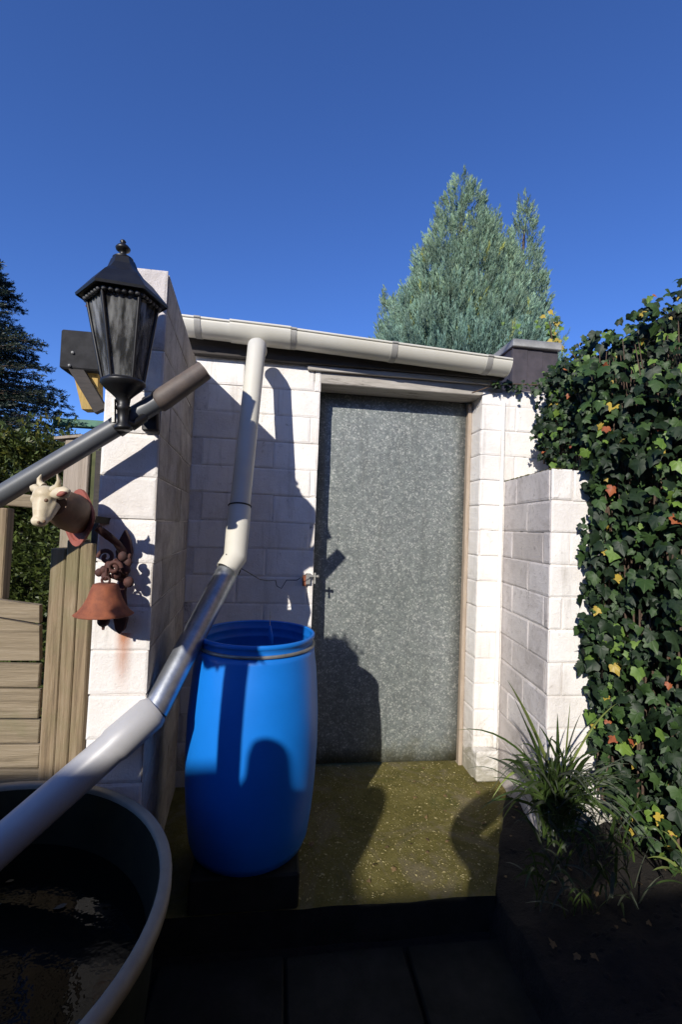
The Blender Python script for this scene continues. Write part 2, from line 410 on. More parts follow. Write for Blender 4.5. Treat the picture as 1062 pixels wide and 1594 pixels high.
# small dry flecks on the moss
mb = MB()
for i in range(3200):
    y = random.uniform(EDGE+.02, 2.75); x = random.uniform(-.1, edge_x(y)-.01); s = random.uniform(.0015, .005)*(1 if random.random()<.9 else 2.0); a = random.random()*6.28
    z = .004+random.random()*.003
    mb.add([(x+s*math.cos(a),y+s*math.sin(a),z),(x+s*.5*math.cos(a+1.6),y+s*.5*math.sin(a+1.6),z+.002),(x-s*math.cos(a),y-s*math.sin(a),z),(x+s*.5*math.cos(a-1.6),y+s*.5*math.sin(a-1.6),z+.001)], [(0,1,2,3)])
tag(mb.build('leaf_litter', basic('dry_litter', (.50,.44,.22), (.30,.24,.09), 40, .9)), 'dry yellow flecks scattered over the mossy landing before the door', 'leaf litter', kind='stuff')
# lower paving, slab by slab
pave = tag(sheet('courtyard_pavement', -3.2, 3.2, -4.2, EDGE+.06, -.135, MT['soil'], 40, 40, .006), kind='structure')
slabs = {}
y = EDGE-.05
row = 0
while y > -.9:
    y2 = y-.40
    x = -1.9 + (row%2)*.22
    while x < 2.2:
        mb = MB(); mb.box((0,0,0), (.213,.193,.02))
        if 'm' not in slabs:
            o = mb.build('paving_slab', MT['slab'], None, .006); slabs['m'] = o
        else:
            o = slabs['m'].copy(); C.objects.link(o)
        o.location = (x+random.uniform(-.004,.004), (y+y2)/2, -.128+random.uniform(-.003,.003)); o.rotation_euler = (random.uniform(-.008,.008), random.uniform(-.008,.008), random.uniform(-.01,.01))
        o.parent = pave
        x += .44
    y = y2-.008; row += 1

# ------------------------------------------------------------------ block walls
BH, BL, JT = .15, .39, .0045
Z0 = .085-.15
bcache = {}
def block_mesh(w, h, t, m):
    k = (round(w, 3), round(h, 3), t, m.name, random.randrange(3))
    if k in bcache: return bcache[k]
    rs = random.Random(hash(k[:3])+k[4])
    c = .0025; q = lambda a: rs.uniform(-a, a)
    me = bpy.data.meshes.new('brick')
    # x along the wall, y = depth (front at -t), z up; front edges chamfered and slightly uneven
    v = [(0,0,0),(w,0,0),(w,0,h),(0,0,h)]
    v += [(q(.001),-t+c,q(.001)),(w+q(.001),-t+c,q(.001)),(w+q(.001),-t+c,h+q(.001)),(q(.001),-t+c,h+q(.001))]
    c = .009; v += [(c+q(.003),-t+q(.0012),c+q(.003)),(w-c+q(.003),-t+q(.0012),c+q(.003)),(w-c+q(.003),-t+q(.0012),h-c+q(.003)),(c+q(.003),-t+q(.0012),h-c+q(.003))]
    v += [(w*.5,-t+q(.002),h*.5)]
    f = [(0,1,5,4),(1,2,6,5),(2,3,7,6),(3,0,4,7),(4,5,9,8),(5,6,10,9),(6,7,11,10),(7,4,8,11),(8,9,12),(9,10,12),(10,11,12),(11,8,12)]
    me.from_pydata(v, [], f); me.update(); me.materials.append(m)
    bcache[k] = me; return me
def b_len(a, b): return (b-a).length
def block_face(parent, a, b, z0, z1, m, t=.012, stagger=0, skip=None, shift=0, bl=BL, zoff=Z0):
    """blocks facing the right-hand side of a->b seen from above (towards -normal)"""
    a = Vector((a[0], a[1], 0)); b = Vector((b[0], b[1], 0)); L = (b-a).length; u = (b-a)/L; ang = math.atan2(u.y, u.x)
    k = math.floor((z0-zoff)/BH)
    while zoff+k*BH < z1-.01:
        lo = max(z0, zoff+k*BH); hi = min(z1, zoff+(k+1)*BH)
        if hi-lo > .025:
            x = -((k+stagger) % 2)*bl/2 + shift + (random.uniform(-.035,.035) if b_len(a, b) > .3 else 0)
            while x < L:
                x0 = max(0, x); x1 = min(L, x+bl)
                if x1-x0 > .03:
                    w = x1-x0-JT; h = hi-lo-JT
                    if not (skip and skip((x0+x1)/2, (lo+hi)/2)):
                        o = bpy.data.objects.new('brick', block_mesh(w, h, t, m)); C.objects.link(o)
                        p = a + u*(x0+JT/2)
                        o.location = (p.x+random.uniform(-.0012,.0012), p.y+random.uniform(-.0022,.0022), lo+JT/2+random.uniform(-.002,.002)); o.rotation_euler = (random.uniform(-.008,.008), random.uniform(-.006,.006), ang+random.uniform(-.004,.004))
                        setp(o, parent)
                x += bl
        k += 1

shed = empty('shed', 'low white painted block shed with grey metal door, cream gutter and recessed doorway', 'shed', (.7, 2.7, 0))
XJL, XJR, XC = .197, 1.165, 1.325     # left jamb, right jamb, inner corner with the low wall
ZL = 2.235                          # underside of the lintel zone
ZTOP = 2.34
T = .0055
# wall cores (mortar shows in the joints)
mb = MB()
mb.box(((-.66+XJL)/2, YW+T+.30, 1.10), ((XJL+.66)/2-T, .30, 1.245))
mb.box(((XJR+2.6)/2, YW+T+.30, 1.07), ((2.6-XJR)/2-T, .30, 1.215))
mb.build('wall', MT['mortar'], shed)
block_face(shed, (-.50, YW+T), (XJL, YW+T), -.02, ZTOP, MT['white'], T, 0, shift=.05)
block_face(shed, (XJR, YW+T), (2.0, YW+T), -.02, 2.27, MT['white'], T, 1, shift=.0)
block_face(shed, (XJR+T, YW+.20), (XJR+T, YW), -.02, 2.2, MT['white'], T, 0)
block_face(shed, (XJL-T, YW), (XJL-T, YW+.20), -.02, ZL, MT['white'], T, 0)
# conduit in the corner of the right-hand wall
cx = XC-.03
MB().tube([(cx, YW-.012, .12), (cx+.001, YW-.013, 1.2), (cx, YW-.012, 2.2)], .0125, 10).build('conduit', MT['white'], shed)
# thick plinth below the right jamb
mb = MB(); mb.box(((XJR+XC)/2-.015, YW-.025, .09), ((XC-XJR)/2-.012, .045, .085)); mb.build('plinth', MT['white'], shed, .012)
# lintel, fascia, roof
a = PY(488, 583, YW); 
mb = MB(); mb.box(((XJL+XJR)/2+.03, YW+.10, 2.285), ((XJR-XJL)/2+.10, .097, .048)); mb.build('lintel', MT['lintel'], shed, .004)
mb = MB(); mb.box((.30, YW-.024, 2.390), (.98, .022, .060)); mb.build('fascia', MT['darkwood'], shed, .003)
mb = MB(); mb.box(((XJL+XJR)/2-.02, YW-.012, 2.315), ((XJR-XJL)/2+.06, .010, .014)); mb.build('lintel_strip', MT['lintel'], shed, .002)
# door frame and door
mb = MB(); mb.box((XJR-.014, YDOOR-.035, 1.11), (.012, .028, 1.115)); mb.build('door_frame', MT['framewood'], shed, .003)
mb = MB(); mb.box(((XJL+XJR)/2, YDOOR-.010, ZL-.02), ((XJR-XJL)/2-.04, .02, .018)); mb.build('door_frame', MT['darkwood'], shed, .002)
mb = MB(); vs = []; fs = []; nx, nz = 10, 24
x0, x1, z0, z1 = XJL-.002, XJR-.028, .015, ZL-.005
for j in range(nz+1):
    for i in range(nx+1):
        u = i/nx; w = j/nz
        vs.append((x0+(x1-x0)*u, YDOOR+.004*math.sin(u*3.1)*math.sin(w*5+1)+.002*noise.noise((u*4,w*7,0)), z0+(z1-z0)*w))
for j in range(nz):
    for i in range(nx): fs.append((j*(nx+1)+i, j*(nx+1)+i+1, (j+1)*(nx+1)+i+1, (j+1)*(nx+1)+i))
mb.add(vs, fs, True)
door = mb.build('door', MT['zinc'], shed)
md = door.modifiers.new('thick', 'SOLIDIFY'); md.thickness = .03; md.offset = -1
lp = PY(487, 897, YW-.02)
mb = MB(); mb.tube([lp+Vector((-.02,0,0)), lp+Vector((.028,.0,.0))], .007, 8); mb.tube([lp+Vector((.012,0,.02)), lp+Vector((.012,-.005,-.04))], .006, 8)
mb.box(lp+Vector((-.025,.008,-.015)), (.012,.008,.03)); mb.ball(lp+Vector((.028,-.004,.0)), .010, 10, 6)
o = mb.build('latch', MT['band'], shed)
mb = MB(); mb.box(lp+Vector((-.045,.010,-.025)), (.011,.008,.030)); mb.build('latch_plate', MT['rust'], shed, .002)

# roof: corrugated sheet seen edge-on above the gutter, sloping back
gl = [PY(258, 489, 2.40), PY(450, 512, 2.40), PY(797, 560, 2.40)]
def lerp_line(x):
    for i in range(len(gl)-1):
        if x <= gl[i+1].x or i == len(gl)-2:
            t = (x-gl[i].x)/(gl[i+1].x-gl[i].x); return gl[i].lerp(gl[i+1], t)
mb = MB(); vs = []; fs = []; n = 240
xa, xb = gl[0].x-.4, gl[2].x+.02
for i in range(n+1):
    x = xa+(xb-xa)*i/n; p = lerp_line(x); w = .006*math.sin(x*2*math.pi/.076)
    vs += [(x, 2.44, p.z+.017+w), (x, 4.6, p.z+.12+w)]
for i in range(n): fs.append((2*i, 2*i+2, 2*i+3, 2*i+1))
mb.add(vs, fs, True); ro = mb.build('roof', MT['rooftop'], shed); md = ro.modifiers.new('t','SOLIDIFY'); md.thickness = .007
# gutter
gut = MB()
def gutter_piece(xs, r, yc=2.47, ze=0, wall=.004, lip=.007):
    mb = MB(); rings = []; n = 14
    for x in xs:
        p = lerp_line(x); ring = []
        for k in range(n+1):
            a = math.pi + math.pi*k/n                     # lower half
            ring.append(Vector((x, yc + r*math.cos(a), p.z+ze + r*.98*math.sin(a))))
        for k in range(n, -1, -1):
            a = math.pi + math.pi*k/n
            ring.append(Vector((x, yc + (r-wall)*math.cos(a), p.z+ze + (r-wall)*.98*math.sin(a))))
        rings.append(ring)
    m = len(rings[0]); vs = [q for r_ in rings for q in r_]; fs = []
    for i in range(len(rings)-1):
        for k in range(m): fs.append((i*m+k, i*m+(k+1)%m, (i+1)*m+(k+1)%m, (i+1)*m+k))
    mb.add(vs, fs, True)
    mb.add(rings[0], [(k,k+1,m-2-k,m-1-k) for k in range(m//2-1)]); mb.add(rings[-1], [(k,k+1,m-2-k,m-1-k) for k in range(m//2-1)])
    mb.tube([(x, yc-r, lerp_line(x).z+ze) for x in xs], lip, 8)
    return mb
gx = lambda px: PY(px, 540, 2.40).x
def xs(a, b, n=6): return [a+(b-a)*i/n for i in range(n+1)]
gutter = gutter_piece(xs(gx(258), gx(358), 3), .076).build('gutter_section', MT['gutter'], shed)
gutter_piece(xs(gx(452), gx(798), 8), .076).build('gutter_section', MT['gutter'], shed)
gutter_piece(xs(gx(356), gx(452), 6), .083, ze=.003).build('gutter_outlet', MT['gutter'], shed)
mb = MB(); p = lerp_line(gx(798)); mb.lathe([(.0001,0),(.076,0),(.076,.004),(.0001,.004)], (p.x, 2.47, p.z), 24, rot=Matrix.Rotation(R(90),3,'Y'))
for v_i, v_ in enumerate(mb.v): 
    if v_[2] > p.z: mb.v[v_i] = (v_[0], v_[1], p.z)
mb.build('gutter_end_cap', MT['gutter'], shed)
for px in (305, 456, 615, 764):
    gutter_piece(xs(gx(px)-.016, gx(px)+.016, 2), .080, ze=.001).build('gutter_bracket', MT['gutterdirty'], shed)
# parapet box at the right end of the roof
bp = PY(832, 560, 2.78)
z1 = PY(832, 545, 2.70).z; z0 = PY(832, 604, 2.70).z; xa = PY(797, 560, 2.70).x; xb = PY(869, 560, 2.70).x
par = empty('parapet_box', 'dark slate-clad box with pale flat cap at the right end of the shed roof', 'parapet', ((xa+xb)/2, 2.9, z0))
nsl = 3
for i in range(nsl):
    w = (xb-xa)/nsl
    MB().box((xa+w*(i+.5), 2.70+.003*i, (z0+z1)/2-.06), (w/2-.0015, .006, (z1-z0)/2+.06)).build('slate_panel', MT['slate'], par, .001)
MB().box(((xa+xb)/2, 2.93, (z0+z1)/2-.06), ((xb-xa)/2-.003, .215, (z1-z0)/2+.055)).build('core', MT['slate'], par)
MB().box(((xa+xb)/2, 2.90, z1+.026), ((xb-xa)/2+.008, .23, .024)).build('cap', MT['cap'], par, .004)

# ------------------------------------------------------------------ downpipe of the shed
dp = empty('downpipe', 'jointed rain pipe running from the gutter down to the round tub', 'rain pipe', (-.2, 2.2, 1.2))
p0 = PY(400, 540, 2.335); p1 = PY(373, 792, 2.115); p2 = PY(366, 868, 1.99); 
top = [Vector((p0.x+.004, 2.445, p0.z+.02)), Vector((p0.x+.002, 2.37, p0.z+.012)), p0, p0.lerp(p1,.04), p0.lerp(p1,.5), p1]
MB().tube(top, [.044,.046,.047,.046,.046,.046], 24).build('upper_pipe', MT['gutter'], dp)
MB().tube([p0.lerp(p1,.985), p1, p1.lerp(p2,.4), p2, p2+Vector((-.03,-.03,-.05))], [.048,.051,.051,.049,.046], 24, hollow=.9).build('pipe_socket', MT['gutter'], dp)
q0 = PD(361, 876, 1.96); q1 = PD(240, 1108, 1.58)
MB().tube([q0, q0.lerp(q1,.5), q1], .0455, 26).build('galvanised_pipe', MT['galv'], dp)
d = (q1-q0).normalized(); seam = (Vector(ld).cross(d)).normalized()
r0 = PD(243, 1103, 1.585); r1 = PD(0, 1316, 1.30); rr = r0.lerp(r1, 1.35)
MB().tube([r0-(r1-r0).normalized()*.0, r0.lerp(r1,.04), r0.lerp(r1,.30), r0.lerp(r1,.33), rr], [.050,.059,.059,.054,.054], 28, hollow=.92).build('lower_pipe', MT['palepvc'], dp)
# clip ring and wires
def ring(c, d, r, t, n=24):
    d = d.normalized(); a = d.cross(Vector((0,0,1))).normalized() if abs(d.z)<.95 else Vector((1,0,0)); b = d.cross(a)
    return [c + (a*math.cos(2*math.pi*k/n)+b*math.sin(2*math.pi*k/n))*r for k in range(n+1)]
MB().tube(ring(p0.lerp(p1,.985), p1-p0, .050, 0), .0035, 6).build('seal_ring', MT['wire'], dp)
mb = MB()
for k in range(7):
    c = q0 + d*.004*k + Vector((0,0,.004*random.uniform(-1,1))); dd = (d + Vector((random.uniform(-.5,.5), random.uniform(-.5,.5), random.uniform(-.5,.5)))*.6)
    mb.tube(ring(c, dd, .0478, 0), .0012, 5)
mb.build('binding_wire', MT['wire'], dp)
wp = [PD(352, 862, 1.90), PD(362, 880, 1.90), PD(378, 886, 1.94), PD(405, 902, 2.2), PD(418, 904, 2.35), PD(429, 903, 2.5), PD(431, 912, 2.5), PD(438, 916, 2.49), PD(446, 903, 2.5), PD(462, 903, 2.5), PD(478, 893, 2.5)]
MB().tube(wp, .0022, 6).build('tie_wire', MT['wire'], dp)

# ------------------------------------------------------------------ left block wall (pier end towards us)
XA = Vector((-.43, 1.67)); XB = Vector((-.495, YW)); XL = PY(146, 900, 1.67).x
zt = PD(252, 428, 1.62).z + .02
pier = empty('garden_wall', 'tall end-on white and bare block wall behind the lantern', 'wall', (-.55, 2.0, 0))
mb = MB(); e = .0065
mb.add([(XL+e,1.67+e,-.16),(XA.x-e,1.67+e,-.16),(XB.x-e,YW+.02,-.16),(XL-.05,YW+.02,-.16),(XL+e,1.67+e,zt-.004),(XA.x-e,1.67+e,zt-.004),(XB.x-e,YW+.02,zt-.004),(XL-.05,YW+.02,zt-.004)],
       [(0,1,2,3),(4,5,6,7),(0,1,5,4),(1,2,6,5),(2,3,7,6),(3,0,4,7)])
mb.build('core', MT['mortar'], pier)
block_face(pier, (XL, 1.67+e), (XA.x, 1.67+e), -.16, 2.019, MT['white'], e, 0, bl=.42, zoff=Z0-.015)
block_face(pier, (XL, 1.67+e), (XA.x, 1.67+e), 2.02, zt, MT['dirtywhite'], e, 0, bl=.42, zoff=Z0-.015)
sv = Vector((XB.x-XA.x, XB.y-XA.y)).normalized(); off = Vector((sv.y, -sv.x))*e
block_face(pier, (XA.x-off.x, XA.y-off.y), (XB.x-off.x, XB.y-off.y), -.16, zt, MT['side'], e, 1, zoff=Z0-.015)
# rust run below the bell
def rust_stain():
    m, nt, b = mat('rust_stain'); v = coords(nt, (20,20,3)); n = noise_node(nt, 3, 6, .7, v)
    tc = nt.nodes.new('ShaderNodeTexCoord'); sp = nt.nodes.new('ShaderNodeSeparateXYZ'); nt.links.new(tc.outputs['Generated'], sp.inputs[0])
    fx = math_(nt, 'SUBTRACT', 1.0, math_(nt, 'MULTIPLY', math_(nt, 'ABSOLUTE', math_(nt, 'SUBTRACT', sp.outputs[0], .5)), 2.1))
    fz = math_(nt, 'POWER', sp.outputs[2], 1.2)
    f = math_(nt, 'MULTIPLY', math_(nt, 'MULTIPLY', fx, fz), ramp(nt, n.outputs[0], [(.35, .5), (.65, 1)]))
    f = math_(nt, 'MULTIPLY', f, .9)
    tr = nt.nodes.new('ShaderNodeBsdfTransparent'); mx = nt.nodes.new('ShaderNodeMixShader')
    b.inputs['Base Color'].default_value = (.55,.20,.07,1); b.inputs['Roughness'].default_value = .9
    nt.links.new(f, mx.inputs[0]); nt.links.new(tr.outputs[0], mx.inputs[1]); nt.links.new(b.outputs[0], mx.inputs[2])
    nt.links.new(mx.outputs[0], nt.nodes['Material Output'].inputs[0]); return m
a = PY(176, 985, 1.665); b_ = PY(204, 1090, 1.665)
MB().add([(a.x,1.666,b_.z),(b_.x,1.666,b_.z),(b_.x,1.666,a.z),(a.x,1.666,a.z)], [(0,1,2,3)]) 
mb = MB(); mb.add([(a.x,1.6665,b_.z),(b_.x,1.6665,b_.z),(b_.x,1.6665,a.z),(a.x,1.6665,a.z)], [(0,1,2,3)]); mb.build('rust_stain', rust_stain(), pier)

# ------------------------------------------------------------------ low wing wall on the right
wing = empty('low_wall', 'low white block wall standing out between the doorway and the ivy', 'wall', (1.35, 2.2, 0))
A = Vector((1.245, 1.98)); B = Vector((XC-.008, YW)); zw = PD(862, 729, 2.13).z
mb = MB()
mb.add([(A.x+e,A.y+e,-.16),(A.x+.55,A.y+e,-.16),(A.x+.55,YW-.002,-.16),(B.x+e,YW-.002,-.16),(A.x+e,A.y+e,zw-.004),(A.x+.55,A.y+e,zw-.004),(A.x+.55,YW-.002,zw-.004),(B.x+e,YW-.002,zw-.004)],
       [(0,1,2,3),(4,5,6,7),(0,1,5,4),(1,2,6,5),(2,3,7,6),(3,0,4,7)])
mb.build('core', MT['mortar'], wing)
block_face(wing, (A.x, A.y+e), (A.x+.5, A.y+e), -.05, zw, MT['white'], e, 0, shift=-.10)
block_face(wing, (B.x+e, YW-.004), (A.x+e, A.y), -.05, zw, MT['dirtywhite'], e, 0, shift=-.03)
mb = MB()
for i in range(420):
    t = random.random(); p = B.lerp(A, t) + Vector((random.uniform(0,.05),0)); s = random.uniform(.002,.006)
    mb.ball((p.x, p.y, zw+.001), s, 5, 3, (1.3,1.3,.6))
mb.build('moss', basic('wall_moss', (.14,.13,.03), (.07,.075,.02), 60, .95), wing)['kind'] = 'stuff'

# ------------------------------------------------------------------ blue drum
bc = PD(401, 985, 1.90); BX, BY = bc.x, bc.y
ZR = 1.42 - (985-817)/F*1.90 + .004
drum = empty('blue_drum', 'open blue plastic rain drum beside the metal door', 'drum', (BX, BY, 0))
prof = [(.215,.0),(.235,.012),(.248,.05),(.262,.16),(.272,.30),(.277,.45),(.275,.60),(.268,.72),(.260,.82),(.250,.89),(.249,ZR-.065),(.243,ZR-.062),(.240,ZR-.055),(.240,ZR-.026),(.246,ZR-.020),(.249,ZR-.015),(.249,ZR-.004),(.246,ZR),(.238,ZR),(.235,ZR-.006)]
prof = [(r*.955, z) for r, z in prof]
ZB = .14
prof = [(r, ZB+z*(ZR-ZB)/ZR) for r, z in prof]
MB().lathe(prof, (BX,BY,0), 72, closeb=True).build('body', MT['blue'], drum)
KI = .967
inner = [(.2315,ZR-.006),(.231,ZR-.03),(.228,ZR-.034),(.231,ZR-.04),(.231,ZR-.065),(.228,ZR-.069),(.231,ZR-.075),(.235,ZR-.12),(.250,ZR-.25),(.258,.5),(.25,.28),(.2,.18),(.001,.18)]
MB().lathe([(r*KI, z) for r, z in inner], (BX,BY,0), 72).build('inner_wall', MT['bluein'], drum)
MB().lathe([(r*.965, z+.034) for r, z in [(.2385,ZR-.082),(.2465,ZR-.082),(.2475,ZR-.079),(.2475,ZR-.074),(.2465,ZR-.071),(.2385,ZR-.071)]], (BX,BY,0), 72).build('clamp_band', MT['band'], drum)
w = MB(); w.lathe([(.001,.62),(.243,.62)], (BX,BY,0), 48)
wm, nt, b = mat('dark_water'); b.inputs['Base Color'].default_value = (.004,.005,.004,1); b.inputs['Roughness'].default_value = .04; b.inputs['IOR'].default_value = 1.33; b.inputs['Specular IOR Level'].default_value = .2
bump(nt, b, noise_node(nt, 9, 4, .6, coords(nt)).outputs[0], .14, .02)
w.build('water', wm, drum)
st_ = MB(); st_.box((BX, BY, .068), (.20,.20,.066)); o = st_.build('drum_stand', MT['slab'], None, .008); tag(o, 'dark square concrete block carrying the blue drum', 'block')
fl = PD(420, 985, 1.9)
hang = empty('float', 'small blue float hanging on a thin cord inside the drum', 'float', fl)
MB().tube([fl+Vector((0,0,.03)), fl+Vector((.004,0,-.015)), fl+Vector((.010,0,-.045))], [.004,.011,.006], 10).build('body', MT['blue'], hang)
MB().tube([fl+Vector((-.003,.18,.055)), fl+Vector((-.002,.05,.05)), fl+Vector((0,0,.03))], .0015, 5).build('cord', MT['band'], hang)

# ------------------------------------------------------------------ round tub with pipe spilling in
TX, TY, TR, TZ = -.775, 1.12, .548, .54
tub = empty('round_tub', 'big round dark water tub with pale rim, lower left under the pipe', 'tub', (TX,TY,-.13))
MB().lathe([(TR-.09,-.12),(TR-.07,-.12),(TR-.02,TZ-.05),(TR-.012,TZ-.022)], (TX,TY,0), 80).build('outer_wall', MT['tubout'], tub)
MB().lathe([(TR-.025,TZ-.012),(TR-.025,TZ),(TR-.021,TZ+.004),(TR-.004,TZ+.004),(TR+.004,TZ-.003),(TR+.004,TZ-.026),(TR-.010,TZ-.028)], (TX,TY,0), 80).build('rim', MT['tubrim'], tub)
MB().lathe([(TR-.024,TZ-.006),(TR-.040,TZ-.10),(TR-.100,-.10),(.001,-.10)], (TX,TY,0), 80).build('inner_wall', basic('algae_tub_wall', (.022,.021,.009), (.010,.010,.006), 9, .75, spec=.2), tub)
MB().lathe([(.001,TZ-.17),(TR-.050,TZ-.17)], (TX,TY,0), 60).build('water', wm, tub)
mb = MB()
for i in range(26):
    a = random.random()*6.28; r = math.sqrt(random.random())*(TR-.12); c = (TX+r*math.cos(a), TY+r*math.sin(a), TZ-.1675); s = random.uniform(.008,.026); t = random.random()*6.28
    pts = [(c[0]+s*q*math.cos(t+th), c[1]+s*q*math.sin(t+th), c[2]+random.uniform(0,.002)) for th, q in ((0,1),(.9,.5),(2.2,.55),(3.14,.8),(4.1,.5),(5.4,.55))]
    mb.add(pts, [(0,1,2,3,4,5)])
tag(mb.build('floating_leaves', basic('drowned_leaf', (.10,.09,.06), (.04,.035,.02), 30, .6)), 'drowned brown leaves floating on the dark tub water', 'leaves', kind='stuff')

# ------------------------------------------------------------------ grey pole with lantern
pole = empty('grey_pole', 'slanting grey plastic pole passing in front of the lantern foot', 'pole', PD(100,700,1.35))
a = PD(-70, 814, 1.39); b_ = PD(249, 624, 1.485); c = PD(318, 577, 1.525)
dd = (b_-a).normalized()
MB().tube([a, b_], .0305, 28).build('shaft', MT['greypvc'], pole)
MB().tube([b_-dd*.012, b_-dd*.006, b_+dd*.012, c], [.0310,.0360,.0360,.0325], 28, hollow=.86).build('end_piece', MT['rustpipe'], pole)

LC = PD(188, 655, 1.385); LZ = LC.z
lan = empty('lantern', 'black six-sided carriage lantern on a short stem over the slanting grey pole', 'lantern', (LC.x, LC.y, LZ))
LX, LY = LC.x-.004, LC.y+.035
k = 1.36/F
def lz(py): return PY(188, py, LY).z
zb, ztp = lz(594), lz(470)
# geometry in local frame, whole lamp leans very slightly
PH = R(14)
def hexring(r, z): return [Vector((LX+r*math.cos(PH+i*math.pi/3), LY+r*math.sin(PH+i*math.pi/3), z)) for i in range(6)]
rt, rb = .101, .058
topr, botr = hexring(rt, ztp), hexring(rb, zb)
gm, nt, b = mat('dirty_glass_painted_reflections'); b.inputs['Roughness'].default_value = .12; b.inputs['Base Color'].default_value = (.55,.56,.55,1)
tr = nt.nodes.new('ShaderNodeBsdfTransparent'); tr.inputs[0].default_value = (.40,.40,.41,1); mx = nt.nodes.new('ShaderNodeMixShader')
n = noise_node(nt, 16, 5, .6, coords(nt, (2.2,2.2,.35)))
f = ramp(nt, n.outputs[0], [(.42, .05), (.66, .42)])  # pale upright streaks painted into the dirty panes to stand for reflections
nt.links.new(f, mx.inputs[0]); nt.links.new(tr.outputs[0], mx.inputs[1]); nt.links.new(b.outputs[0], mx.inputs[2]); nt.links.new(mx.outputs[0], nt.nodes['Material Output'].inputs[0])
fr = MB()
for i in range(6):
    fr.tube([botr[i], topr[i]], .0052, 6)
    fr.beam(botr[i], botr[(i+1)%6], .009, .010); fr.beam(topr[i], topr[(i+1)%6], .010, .012)
fr.build('frame', MT['iron'], lan)
for i in range(6):
    j = (i+1)%6; cen = (topr[i]+topr[j]+botr[i]+botr[j])/4; ax = Vector((LX,LY,cen.z)); inn = (ax-cen).normalized()*.003
    q = [botr[i]+inn, botr[j]+inn, topr[j]+inn, topr[i]+inn]; q2 = [x+inn*.7 for x in q]
    MB().add(q+q2, [(0,1,2,3),(7,6,5,4),(0,1,5,4),(1,2,6,5),(2,3,7,6),(3,0,4,7)])
    m_ = MB(); m_.add(q+q2, [(0,1,2,3),(7,6,5,4),(0,1,5,4),(1,2,6,5),(2,3,7,6),(3,0,4,7)]); m_.build('pane', gm, lan)
# scalloped trim under the eave
sc = MB()
for i in range(6):
    a0, b0 = hexring(rt+.006, ztp-.004)[i], hexring(rt+.006, ztp-.004)[(i+1)%6]; u = (b0-a0)
    for t in range(6):
        c0 = a0 + u*((t+.5)/6); sc.ball(c0+Vector((0,0,-.004)), .0085, 8, 5, (1,1,.8))
sc.build('eave_trim', MT['ironlight'], lan)
h = (lz(410)-ztp)*.98
MB().lathe([(.130,-.012),(.132,-.004),(.106,.22*h),(.086,.42*h),(.060,.60*h),(.043,.80*h),(.034,1.0*h),(.030,1.02*h),(.0001,1.02*h)], (LX,LY,ztp+.012), 6, PH, smooth=False).build('roof', MT['iron'], lan)
MB().lathe([(.0001,0),(.122,0),(.128,.002)], (LX,LY,ztp+.002), 6, PH, smooth=False).build('roof_underside', MT['iron'], lan)
fz = ztp+.012+1.02*h
MB().lathe([(q_*.85, w_*.68) for q_, w_ in [(.032,0),(.036,.006),(.030,.012),(.014,.018),(.011,.034),(.016,.040),(.024,.048),(.026,.056),(.020,.066),(.010,.076),(.008,.082),(.011,.087),(.007,.094),(.0001,.096)]], (LX,LY,fz-.002), 18).build('finial', MT['iron'], lan)
MB().lathe([(.0001,-.002),(.064,.0),(.066,-.008),(.054,-.022),(.034,-.040),(.022,-.052),(.018,-.075),(.024,-.082),(.018,-.09),(.017,-.13),(.026,-.14),(.026,-.150),(.0001,-.151)][::-1], (LX,LY,zb), 24).build('stem', MT['iron'], lan)
# bulb holder inside
MB().lathe([(.0001,.0),(.022,.0),(.022,.05),(.014,.055),(.014,.075),(.0001,.075)], (LX,LY,zb+.005), 16).build('bulb_holder', MT['cap'], lan)
bm_ = MB(); bm_.ball((LX,LY,zb+.105), .028, 16, 10, (1,1,1.25)); 
o = bm_.build('bulb', basic('frosted_bulb', (.7,.7,.68), (.6,.6,.58), 5, .3), lan)
# bracket to wall: s-curved arm from the wall to the stem
pw = Vector((LX+.035, 1.672, zb-.06))
arm = [pw, Vector((pw.x-.005, 1.60, zb-.055)), Vector((LX+.05, 1.52, zb-.105)), Vector((LX+.02, LY+.03, zb-.13)), Vector((LX, LY, zb-.125))]
MB().tube(arm, [.020,.018,.016,.016,.016], 12).build('wall_arm', MT['iron'], lan)
MB().box((pw.x, 1.660, pw.z), (.028,.012,.06)).build('wall_plate', MT['iron'], lan, .006)
# clamp round the pole
pm = PD(190, 658, 1.46)
t0 = (a + dd*((pm-a).dot(dd)))
MB().tube([t0-dd*.026, t0+dd*.026], .0335, 24).build('pole_clamp', MT['iron'], lan)
MB().box((LX-.022, LY-.016, zb-.095), (.004,.008,.036)).build('clamp_strap', MT['band'], lan)

lan.rotation_euler = (0, -R(3.0), 0)

# ------------------------------------------------------------------ cow head wall ornament and bell
bellc = PY(163, 935, 1.555)
orn = empty('cow_head_ornament', 'cream cast cow head with red plaque on a rusty scrolled wall bracket', 'ornament', (bellc.x, 1.66, bellc.z))
# backplate on the wall
bx = PY(193, 900, 1.66).x
def zy(py, y=1.6): return PY(180, py, y).z
mb = MB()
outline = [(0,zy(992)),(.014,zy(985)),(.022,zy(968)),(.016,zy(950)),(.010,zy(930)),(.012,zy(900)),(.020,zy(880)),(.026,zy(860)),(.018,zy(842)),(.008,zy(832)),(0,zy(824))]
full = [(bx+x, z) for x, z in outline] + [(bx-x, z) for x, z in outline[-2:0:-1]]
n = len(full); vs = [(x,1.640,z) for x,z in full]+[(x,1.664,z) for x,z in full]
mb.add(vs, [tuple(range(n)), tuple(range(n,2*n))]+[(i,(i+1)%n,n+(i+1)%n,n+i) for i in range(n)]); mb.build('backplate', MT['rustdark'], orn, .002)
